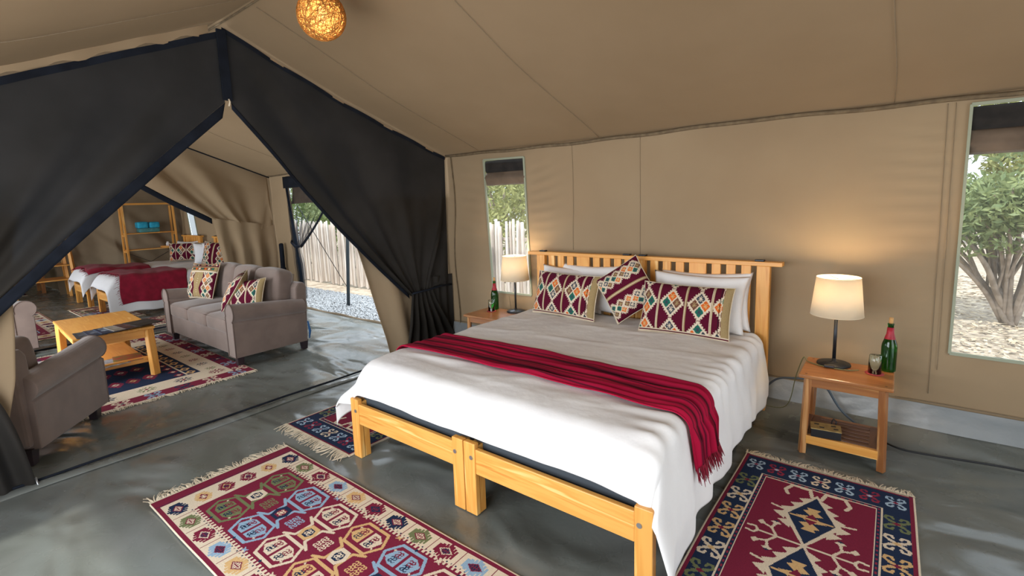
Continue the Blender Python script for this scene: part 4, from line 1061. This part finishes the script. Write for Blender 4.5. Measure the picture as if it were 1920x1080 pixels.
sofa('sofa', 'taupe three cushion sofa with rolled arms and patterned cushions, by the doorway', 1.94, .82, (-6.00, 2.36, 0), 0, 3)
# near loveseat: its right arm faces the camera
dx, dy = -.79, .613; nrm = Vector((.613, .79, 0)); fwd = Vector((dx, dy, 0))
ctr = Vector((-3.99, .31, 0))+fwd*.56-nrm*.62
sofa('sofa', 'taupe sofa half hidden by the left mesh curtain, turned towards the coffee table', 1.25, .84, (ctr.x, ctr.y, 0), math.atan2(dy, dx)+PI/2, 2, bo=.12, bh=.72)
sofa('armchair', 'taupe rolled arm armchair farther off at the left edge, behind the half hidden sofa', .92, .80, (-7.86, .43, 0), R(90), 1, 'armchair')
cq = cushion_square(.45)
pillow('patterned_cushion', 'square cushion with tan centre stripe and dotted line, at the left end of the sofa', 'cushion', cq, .15, PM(-6.66, 2.24, .49, R(18), -.36, 0))
cq2 = cushion_square(.44, tanmid=False)
pillow('patterned_cushion', 'maroon and brown lozenge cushion in the middle of the sofa, leaning', 'cushion', cq2, .15, PM(-5.76, 2.18, .487, R(-28), -.55, R(5)))
cl3 = cushion_long(.50, .32)
pillow('patterned_cushion', 'tan and maroon woven cushion leaning at the right end of the sofa', 'cushion', cl3, .14, PM(-5.42, 2.22, .51, R(20), -.45, R(-8)))
# blue tassel at the back of the sofa
o = MB().tube([(-4.99, 2.70, .33), (-4.98, 2.71, .22), (-4.985, 2.70, .14)], [.008, .014, .006], 8).build('blue_tassel', mat('blue_yarn', '#2c5a8c', None, .9), smooth=True)
tag(o, 'blue tassel hanging at the rear corner of the sofa with patterned cushions', 'tassel')

# ------------------------------------------------------------------ coffee table
t = thing('coffee_table', 'square legged pine coffee table with lower shelf, between the sofas', 'table', (-6.13, 1.19, 0), R(-3))
W, D, H = 1.20, .60, .485
MB().bx(-W/2, W/2, -D/2, D/2, H-.028, H).build('tabletop', oak[0] if False else pine[0], t, bevel=.01)
for sx in (-1, 1):
    for sy in (-1, 1):
        a, b = sx*(W/2-.05), sy*(D/2-.045)
        MB().bar((a+sx*.02, b+sy*.01, 0.004), (a, b, H-.028), .065, .052).build('leg', pine[2], t, bevel=.006)
    MB().bx(sx*(W/2-.055)-.014, sx*(W/2-.055)+.014, -D/2+.08, D/2-.08, H-.105, H-.028).build('apron', pine[1], t, bevel=.003)
    MB().bx(sx*(W/2-.10)-.018, sx*(W/2-.10)+.018, -D/2+.06, D/2-.06, .13, .185).build('shelf_batten', pine[1], t, bevel=.003)
for sy in (-1, 1):
    MB().bx(-W/2+.09, W/2-.09, sy*(D/2-.05)-.014, sy*(D/2-.05)+.014, H-.105, H-.028).build('apron', pine[0], t, bevel=.003)
MB().bx(-W/2+.09, W/2-.09, -D/2+.035, -D/2+.06, .09, .17).build('shelf_rail', pine[0], t, bevel=.003)
MB().bx(-W/2+.12, W/2-.12, -D/2+.06, D/2-.07, .140, .158).build('shelf', pine[0], t, bevel=.003)
mcols = [('#20252d', '#555c66'), ('#1d2a40', '#6d7480'), ('#1f2c44', '#93a0ad'), ('#7e7468', '#a39a8e'), ('#3a1e20', '#6a4444'), ('#1c1d20', '#33353a')]
mlab = ['dark grey magazine at the left end of the fan on the coffee table', 'charcoal blue magazine second from the left in the fan on the coffee table', 'navy magazine with pale border in the fan on the coffee table', 'beige magazine in the middle of the fan on the coffee table', 'dark brown magazine second from the right in the fan on the coffee table', 'black magazine at the right end of the fan on the coffee table']
for k, (cc_, c2_) in enumerate(mcols):
    b = MB().box((0, 0, .0025), (.21, .29, .005)).build('magazine', mat('cover_%s' % 'abcdef'[k], cc_, None, .3), None, bevel=.0008)
    b.location = (-6.10+k*.118-.02, 1.10+.050*k, .4865+.0052*(k if k < 9 else 0)); b.rotation_euler = (0, 0, R(20+k*3))
    b.location.x = -5.66+.006*k; b.location.y = 1.005+.078*k; b.rotation_euler = (0, 0, R(86+k*2.5))
    q = MB().bx(-.08, .08, -.04, .11, .0051, .0056); q.build('cover_picture', mat('cover_pic_%s' % 'abcdef'[k], c2_, cc_, .35, 12), b)
    MB().bx(-.103, .103, -.143, .143, .001, .004).build('pages', paper, b)
    tag(b, mlab[k], 'magazine', 'magazines fanned on the coffee table')
for k, (x, y, rz, lb, ca, cb) in enumerate([(-5.76, 1.02, 84, 'white leaflet on the lower shelf of the coffee table, left of the colourful magazine', '#d8dade', '#c0c4c8'), (-5.73, 1.13, 96, 'grey magazine on the lower shelf of the coffee table', '#6d7478', '#a8aeb2'), (-5.75, 1.27, 80, 'magazine with green and red pictures on the lower shelf of the coffee table', '#6d7a3c', '#a8353c')]):
    b = MB().box((0, 0, .003), (.22, .29, .006)).build('magazine', mat('shelf_cover_%s' % 'abc'[k], ca, cb, .4, 14), None, bevel=.0008); b.location = (x, y, .1585+.0062*k); b.rotation_euler = (0, 0, R(rz))
    MB().bx(-.108, .108, -.143, .143, .001, .005).build('pages', paper, b); tag(b, lb, 'magazine', 'magazines on the lower shelf')

# ------------------------------------------------------------------ far room
for x0, x1, lb in ((-11.50, -10.62, 'farther single bed with pine feet in the far room, beside the shelf'), (-9.98, -9.10, 'nearer single bed with pine feet in the far room, behind the coffee table')):
    single_bed('single_bed', lb, x0, x1, 1.93, 3.74, 'single beds in the far room', (.03, .03))
def far_cover(name, label, x0, x1, z0, seed, hr, hl):
    L = x1-x0
    def fn(U, V):
        s = -hl+(L+hl+hr)*U; y = 3.70-(3.70-1.86)*V; r = .09
        e = np.maximum(0, s-(L-r)); th = np.minimum(e/r, PI/2); dn = np.maximum(0, e-r*PI/2)
        e2 = np.maximum(0, r-s); th2 = np.minimum(e2/r, PI/2); dn2 = np.maximum(0, e2-r*PI/2)
        x = np.where(e > 0, L-r+r*np.sin(th), np.where(e2 > 0, r-r*np.sin(th2), s)); z = -np.where(e > 0, r*(1-np.cos(th))+dn, np.where(e2 > 0, r*(1-np.cos(th2))+dn2, 0))
        x = x+dn*(.10+.06*np.sin(y*12+seed))-dn2*(.05+.06*np.sin(y*10+seed))
        ef = np.clip((2.02-y)/.16, 0, 1); z = z-.17*ef**2*(1-.3*np.clip(dn+dn2, 0, 1))
        z = z+.02*vn(x*4, y*4, seed)+.035*np.exp(-((y-2.2)/.2)**2)
        return x0+x, y, np.maximum(.05, z0+z)
    o = grid(name, 90, 70, fn, linen_far, solid=.006); tag(o, label, 'duvet'); return fn
fa = far_cover('bed_cover', 'white cover on the farther of the two single beds in the far room', -11.52, -10.60, .60, 3, .22, .2)
fb = far_cover('bed_cover', 'white cover on the nearer of the two single beds in the far room', -10.02, -9.06, .60, 5, .50, .2)
def far_throw(label, fn, u0, u1, v0, v1, seed):
    def g(U, V):
        x, y, z = fn(u0+(u1-u0)*U, v0+(v1-v0)*V+.015*np.sin(U*9)); e = np.clip((u0+(u1-u0)*U-.75)/.25, 0, 1)
        return x+.018*e+.01*np.sin(V*30)*e, y, z+.016+.008*np.abs(np.sin(V*14+np.sin(U*5)))*(1-e)
    o = grid('bed_throw', 80, 50, g, throw_red, solid=.006); tag(o, label, 'throw')
    def ep(q): x, y, z = g(np.array([q]), np.array([1.])); return float(x[0]), float(y[0]), float(z[0])
    fringe_line(o, ep, 60, .06, throw_red, lambda q: (.1, -1, -.2), seed)
far_throw('dark red throw over the foot of the farther single bed', fa, .12, .86, .45, .93, 5)
far_throw('dark red fringed throw hanging over the side of the nearer single bed', fb, .12, .93, .42, .90, 6)
c_f1 = cushion_long(.55, .36, .009)
pillow('patterned_cushion', 'maroon lozenge cushion on the farther single bed, by the shelf', 'cushion', c_f1, .18, PM(-10.86, 3.50, .60, R(50), -.15, 0))
pillow('patterned_cushion', 'patterned cushion standing on the nearer single bed, half hidden by the canvas curtain', 'cushion', cushion_square(.42, .009, False), .16, PM(-9.33, 3.42, .60, R(40), -.2, R(8)))
for k, (x, y, rz, lb) in enumerate([(-10.95, 3.56, 30, 'white pillow behind the cushion on the farther single bed'), (-9.80, 3.54, 60, 'white pillow at the head of the nearer single bed, left one'), (-9.55, 3.60, 60, 'white pillow at the head of the nearer single bed, right one')]):
    pillow('pillow', lb, 'pillow', None, .18, PM(x, y, .60, R(rz), -.2, 0), m=linen_far, size=(.5, .40), wr=.008, seed=50+k, sub=24, pinch=.1)
# bedside table with a white lamp between the far beds
t = thing('table_lamp', 'white shaded table lamp between the far single beds', 'lamp', (-10.30, 3.62, .50))
MB().lathe([(.004, 0), (.07, 0), (.07, .012), (.01, .02), (.009, .28)], n=20).build('base', metal_dk, t, smooth=True)
MB().lathe([(.155, .26), (.125, .46)], n=32, cap=False).build('lamp_shade', mat('white_shade', '#dcdcd6', None, .9, transl=.3), t, smooth=True, solid=.002)
t = thing('bedside_table', 'low pine bedside table between the far single beds', 'table', (-10.30, 3.58, 0))
MB().bx(-.2, .2, -.18, .18, .478, .499).build('tabletop', pine[0], t, bevel=.004)
for sx in (-1, 1):
    for sy in (-1, 1): MB().bx(sx*.17-.016, sx*.17+.016, sy*.15-.016, sy*.15+.016, 0, .48).build('leg', pine[2], t)
# ladder shelf
t = thing('ladder_shelf', 'open pine ladder shelf with blue towels against the far wall', 'shelf', (-11.72, 3.22, 0))
for s in (-1, 1):
    y = s*.42
    MB().bar((.13, y, 0), (.05, y, 1.76), .03, .05).build('upright', pine[2], t, bevel=.003)
    MB().bar((-.17, y-.0, 0), (-.12, y, 1.70), .03, .045).build('upright', pine[2], t, bevel=.003)
    for z in (.50, .84, 1.15): MB().bx(-.16, .10, y-.012, y+.012, z-.04, z-.005).build('side_rung', pine[0], t)
MB().bar((.05, -.43, 1.735), (.05, .43, 1.735), .03, .035).build('top_bar', pine[1], t, bevel=.002)
for z in (.30, .845, 1.165): MB().bx(-.16, .095, -.41, .41, z-.01, z+.008).build('shelf_board', pine[1], t, bevel=.002)
for a, z in ((-1, .0), (1, 0)): MB().bar((-.16, -.40*a, .35), (-.16, .40*a, .80), .008, .008).build('cross_wire', metal_dk, t)
teal_t = mat('turquoise_towel', '#1f94bd', '#35aed0', .95, 20, bs=.5, bscale=90, bd=.003); teal2 = mat('grey_teal_towel', '#3f7a80', '#5a8f8c', .95, 20, bs=.5, bscale=90, bd=.003)
for k, (y, z, m_, lb, hh) in enumerate([(3.20, 1.175, teal2, 'grey teal folded towel at the bottom of the pile on the ladder shelf', .085), (3.10, 1.262, teal_t, 'bright turquoise rolled towel on top of the pile on the ladder shelf, left one', .12), (3.29, 1.262, teal_t, 'turquoise towel with tan band on top of the pile on the ladder shelf, right one', .11)]):
    o = link('folded_towel', pbox(.2, .34 if k == 0 else .17, hh, .018, .01, 8, .008), m_, None, smooth=True); o.location = (-11.73, y, z); tag(o, lb, 'towel', 'towels on the ladder shelf')
o = MB().lathe([(.0, 0), (.12, 0), (.135, .03), (.13, .03), (.115, .008), (0, .008)], n=28, cap=False).build('wooden_tray', pine[0], smooth=True); o.location = (-11.72, 3.50, .8545); tag(o, 'round wooden tray on the middle board of the ladder shelf', 'tray')
o = MB().lathe([(0, 0), (.028, 0), (.036, .06), (.022, .08), (.018, .10), (0, .10)], n=20, cap=False).build('white_cup', linen_far, smooth=True); o.location = (-11.72, 3.50, .866); tag(o, 'small white jar on the wooden tray of the ladder shelf', 'jar')
# second rack leaning at the far left
t = thing('pine_rack', 'tall pine rack standing at the far left of the tent behind the mesh curtain', 'rack', (-12.55, 1.75, 0))
for y, x in ((.34, .34), (.30, -.02), (.32, -.34)): MB().bar((x, y, 0), (x*.9-.02, y-.06, 1.62), .05, .05).build('upright', pine[2], t, bevel=.003)
for y in (-.5,):
    for x in (.34, -.34): MB().bar((x, y, 0), (x*.9, y, 1.62), .05, .05).build('upright', pine[2], t, bevel=.003)
for z in (.35, .62, .86, 1.2, 1.55): MB().bx(-.32, .32, -.52, .28, z, z+.018).build('shelf_board', pine[1], t, bevel=.002)
# a framed wooden bench with a drawer in the annex
t = thing('low_cabinet', 'low wooden cabinet in the dim annex at the far left', 'cabinet', (-13.9, 1.35, 0))
MB().bx(-.3, .3, -.5, .5, .28, .55).build('body', oak[1], t, bevel=.006)
for sx in (-1, 1):
    for sy in (-1, 1): MB().bx(sx*.26-.03, sx*.26+.03, sy*.46-.03, sy*.46+.03, 0, .28).build('leg', oak[2], t)
for sy in (-1, 1): MB().bx(.3, .315, sy*.25-.22, sy*.25+.22, .31, .52).build('drawer_front', pine[1], t, bevel=.004)

# ------------------------------------------------------------------ outside
ground_m = mat('leaf_litter', '#9a8c7a', '#c3b6a4', .95, 9, bs=.8, bscale=30, bd=.03)
gr = struct(grid('ground', 160, 120, lambda U, V: (-24+44*U, 3.95+36*V, -.05+.02*vn(U*40, V*40, 31)), ground_m))
struct(grid('ground', 10, 40, lambda U, V: (-24+44*U, -12+11.2*V, -.05+0*U), ground_m))
# gravel apron along the tent, real pebbles near the doorway
def pebbles():
    V = []; F = []; rg = np.random.default_rng(4)
    base = np.array([(1, 0, 0), (-1, 0, 0), (0, 1, 0), (0, -1, 0), (0, 0, 1), (0, 0, -1)]); tri = np.array([(0, 2, 4), (2, 1, 4), (1, 3, 4), (3, 0, 4), (2, 0, 5), (1, 2, 5), (3, 1, 5), (0, 3, 5)])
    n = 16000; P = np.empty((n, 6, 3)); c = np.stack([rg.uniform(-9.5, -3.5, n), rg.uniform(3.95, 5.0, n), rg.uniform(-.03, -.005, n)], 1)
    sc = rg.uniform(.010, .026, (n, 1, 3)); a = rg.uniform(0, 2*PI, n); B = base[None]*sc+rg.normal(0, .003, (n, 6, 3))
    P[..., 0] = B[..., 0]*np.cos(a)[:, None]-B[..., 1]*np.sin(a)[:, None]; P[..., 1] = B[..., 0]*np.sin(a)[:, None]+B[..., 1]*np.cos(a)[:, None]; P[..., 2] = B[..., 2]
    P += c[:, None]; F = (tri[None]+(np.arange(n)*6)[:, None, None]).reshape(-1, 3)
    return npmesh('gravel', P.reshape(-1, 3), F)
o = link('gravel', pebbles(), GRAV); tag(o, 'grey gravel strip outside the doorway', 'gravel', kind='stuff')
def litter():
    rg = np.random.default_rng(8); n = 14000; c = np.stack([rg.uniform(-2.5, 4.5, n), rg.uniform(4.1, 12, n), rg.uniform(-.04, -.01, n)], 1)
    a = rg.uniform(0, 2*PI, n); L = rg.uniform(.02, .06, n); W_ = L*.35; ti = rg.uniform(-.5, .5, (n, 2)); P = np.empty((n, 4, 3))
    for k, (u, v) in enumerate(((-1, 0), (0, -1), (1, 0), (0, 1))):
        x, y = u*L, v*W_; P[:, k, 0] = x*np.cos(a)-y*np.sin(a); P[:, k, 1] = x*np.sin(a)+y*np.cos(a); P[:, k, 2] = x*ti[:, 0]*.4+y*ti[:, 1]
    P += c[:, None]; return npmesh('dry_leaves', P.reshape(-1, 3), np.arange(n*4).reshape(-1, 4))
o = link('dry_leaves', litter(), mat('dry_leaf', '#b3a188', '#d5c7ae', .9, 14)); tag(o, 'dry leaf litter on the ground outside the right window', 'leaves', kind='stuff')
# pole fence
t = thing('pole_fence', 'pale split pole fence outside the doorway and small window', 'fence', (-8, 5.65, 0))
pole_m = [mat('pale_pole_%s' % 'abc'[k], a, b, .9, 5, (3, 3, .4), bs=.5, bscale=20, bd=.01) for k, (a, b) in enumerate([('#bab1a8', '#dad2ca'), ('#c8c0b9', '#e4ded8'), ('#a0958c', '#c8bbae')])]
pol = []
for k in range(9):
    rg = random.Random(k); mb = MB(); n = 7
    ring = [(rg.uniform(.85, 1.1)) for _ in range(n)]; V = []; F = []; H = 1.27+rg.uniform(-.05, .05); r0 = rg.uniform(.026, .036); ln = rg.uniform(-.02, .02)
    for z in (0, .45, .9, 1):
        for i in range(n):
            a = 2*PI*i/n; rr = r0*ring[i]*(1-.12*z)*(1 if z < 1 else .8); V.append((rr*math.cos(a)+ln*z, rr*math.sin(a)*.8, H*z+.0))
    for j in range(3):
        for i in range(n): F.append((j*n+i, j*n+(i+1) % n, (j+1)*n+(i+1) % n, (j+1)*n+i))
    F.append(tuple(range(3*n, 4*n))); mb.add(V, F); o = mb.build('pole', pole_m[k % 3], t, smooth=True); pol.append(o); o.location = (-8+k*.06-.5, 0, 0)
rg = random.Random(3); x = -6.9; k = 0
xs_ = []
x = -12.6
while x < -1.2: xs_.append(x); x += rg.uniform(.050, .068)
for k, x in enumerate(xs_[:290]):
    o = pol[k] if k < 9 else pol[k % 9].copy()
    if k >= 9: C.objects.link(o)
    o.location = (x+8, rg.uniform(-.012, .012), rg.uniform(-.06, .01)); o.rotation_euler = (rg.gauss(0, .01), rg.gauss(0, .012), rg.uniform(0, 6))
for z in (.35, 1.0): MB().bar((-4.7, .045, z), (6.9, .045, z), .05, .04).build('rail', pole_m[2], t)
# leaning tent pole, guy ropes
o = MB().tube([(-6.05, 4.02, 1.95), (-6.79, 4.37, -.03)], .026, 12).build('tent_pole', mat('pole_paint', '#3b464c', None, .5), smooth=True); tag(o, 'dark steel tent pole leaning outside the doorway', 'pole')
for a, b, lb in (((-5.9, 4.1, 1.9), (-6.3, 5.1, -.03), 'thin guy rope right of the leaning tent pole'), ((-5.6, 4.1, 1.9), (-5.75, 4.95, -.03), 'thin guy rope farthest right in the doorway'), ((-7.4, 4.0, 1.6), (-8.0, 5.2, -.02), 'thin guy rope left of the leaning tent pole')):
    o = MB().tube([a, b], .006, 6).build('guy_rope', rubber, smooth=True); tag(o, lb, 'rope', 'guy ropes outside the doorway')
# post seen through the small window
o = MB().tube([(-4.78, 5.45, -.05), (-4.78, 5.45, 1.08)], .05, 10).build('dark_post', mat('weathered_post', '#5f625c', '#7b7d74', .9, 8), smooth=True); tag(o, 'dark weathered post before the fence, seen through the small window', 'post')

leaf_m = [mat('leaf_green_%s' % 'abcd'[k], a, b, .6, 9, transl=.3, tcol=b) for k, (a, b) in enumerate([('#5d7446', '#8fa35f'), ('#6b7f57', '#a3ae77'), ('#4b6244', '#75905b'), ('#7f8450', '#aeb070')])]
bark = mat('grey_bark', '#8a7d70', '#a89a8c', .9, 12, bs=.6, bscale=20, bd=.01)
def foliage(n, blobs, size, seed, tips=None):
    rg = np.random.default_rng(seed); c = np.empty((n, 3)); w_ = np.array([b[3]**2 for b in blobs]); w_ = w_/w_.sum(); ch = rg.choice(len(blobs), n, p=w_)
    d = rg.normal(size=(n, 3)); d /= np.linalg.norm(d, axis=1)[:, None]; B = np.array(blobs)
    c = B[ch, :3]+d*(B[ch, 3]*rg.uniform(.45, 1.05, n)**.7)[:, None]*np.array([1, 1, .8])
    a = rg.normal(size=(n, 3)); a /= np.linalg.norm(a, axis=1)[:, None]; b = np.cross(a, rg.normal(size=(n, 3))); b /= np.linalg.norm(b, axis=1)[:, None]
    L = (size*rg.uniform(.6, 1.3, n))[:, None]; P = np.stack([c-a*L, c-b*L*.32+a*L*.1, c+a*L, c+b*L*.32+a*L*.1], 1)
    return npmesh('foliage', P.reshape(-1, 3), np.arange(n*4).reshape(-1, 4))
def tree(name, label, x, y, trunk, blobs, n, size, m, seed, group=None):
    t = thing(name, label, 'tree', (x, y, -.05), 0, group)
    for pts, rad in trunk: MB().tube(smooth_pts(pts, 20), [rad*(1-.6*i/20) for i in range(len(smooth_pts(pts, 20)))], 8).build('trunk' if rad > .05 else 'branch', bark, t, smooth=True)
    o = link('foliage', foliage(n, blobs, size, seed), m, t); tag(o, kind='stuff'); return t
# many stemmed bush outside the right window
rg = random.Random(12); tr = []; bl = []
bx0, by0 = 1.12, 7.9
for k in range(15):
    a = rg.uniform(0, 2*PI) if k > 6 else [2.6, 3.0, 3.4, 2.2, 3.7, 1.9, 4.2][k]; sp = rg.uniform(.25, .62); h = rg.uniform(.95, 1.5)
    p0 = (rg.uniform(-.06, .06), rg.uniform(-.06, .06), 0); p1 = (sp*.45*math.cos(a), sp*.4*math.sin(a), h*.4); p2 = (sp*math.cos(a+.2), sp*math.sin(a+.2), h*.75); p3 = (sp*1.5*math.cos(a), sp*1.5*math.sin(a), h*1.1)
    tr.append(([p0, p1, p2, p3], rg.uniform(.020, .040)))
    for _ in range(2):
        q = (p2[0]+rg.uniform(-.35, .35), p2[1]+rg.uniform(-.3, .3), p2[2]+rg.uniform(.25, .6)); tr.append(([p1, ((p1[0]+q[0])/2+.05, (p1[1]+q[1])/2, (p1[2]+q[2])/2+.1), q], .016)); bl.append((*q, .28))
    bl.append((*p3, .33))
for k in range(12): bl.append((rg.uniform(-.75, .9), rg.uniform(-.7, .7), rg.uniform(1.25, 2.3), .34))
tree('bush', 'many stemmed green bush standing outside the right window', bx0, by0, tr, bl, 9000, .055, leaf_m[1], 40)
# scrub and trees beyond the fence
spots = [(-13.5, 8.6, 2.4, 'dense green tree beyond the fence, farthest left in the doorway'), (-11.2, 8.0, 2.0, 'light green bush above the fence in the middle of the doorway'), (-8.6, 7.6, 2.2, 'green bush above the fence, just right of the leaning pole'), (-6.6, 8.2, 2.6, 'grey green tree beyond the fence in the small window'), (-4.8, 9.0, 2.6, 'yellowish tree beyond the fence at the right of the small window'), (-16.5, 9.5, 3., 'tall green tree beyond the far end of the fence'), (-.8, 17., 3.6, 'distant pale green tree behind the bush, right window'), (3.2, 19., 4.2, 'distant grey green tree at the back of the right window'), (5.8, 15., 3.6, 'distant tree beyond the right edge of the right window'), (-9.8, 13, 3.8, 'tall backdrop tree behind the fence bushes')]
for k, (x, y, h, lb) in enumerate(spots):
    rg = random.Random(60+k); tr = [([(0, 0, 0), (.05, 0, h*.35), (rg.uniform(-.2, .2), 0, h*.7)], .09)]
    for q in range(4): a = q*1.6; tr.append(([(.03, 0, h*.3), (.4*math.cos(a), .4*math.sin(a), h*.6), (.8*math.cos(a), .8*math.sin(a), h*.85)], .035))
    bl = [(rg.uniform(-1.2, 1.2), rg.uniform(-.9, .9), rg.uniform(h*.32, h), rg.uniform(.45, .75)) for _ in range(14)]
    tree('scrub_tree', lb, x, y, tr, bl, 7000 if y < 12 else 9000, .07 if y < 12 else .12, leaf_m[k % 4], 70+k, 'trees beyond the fence')
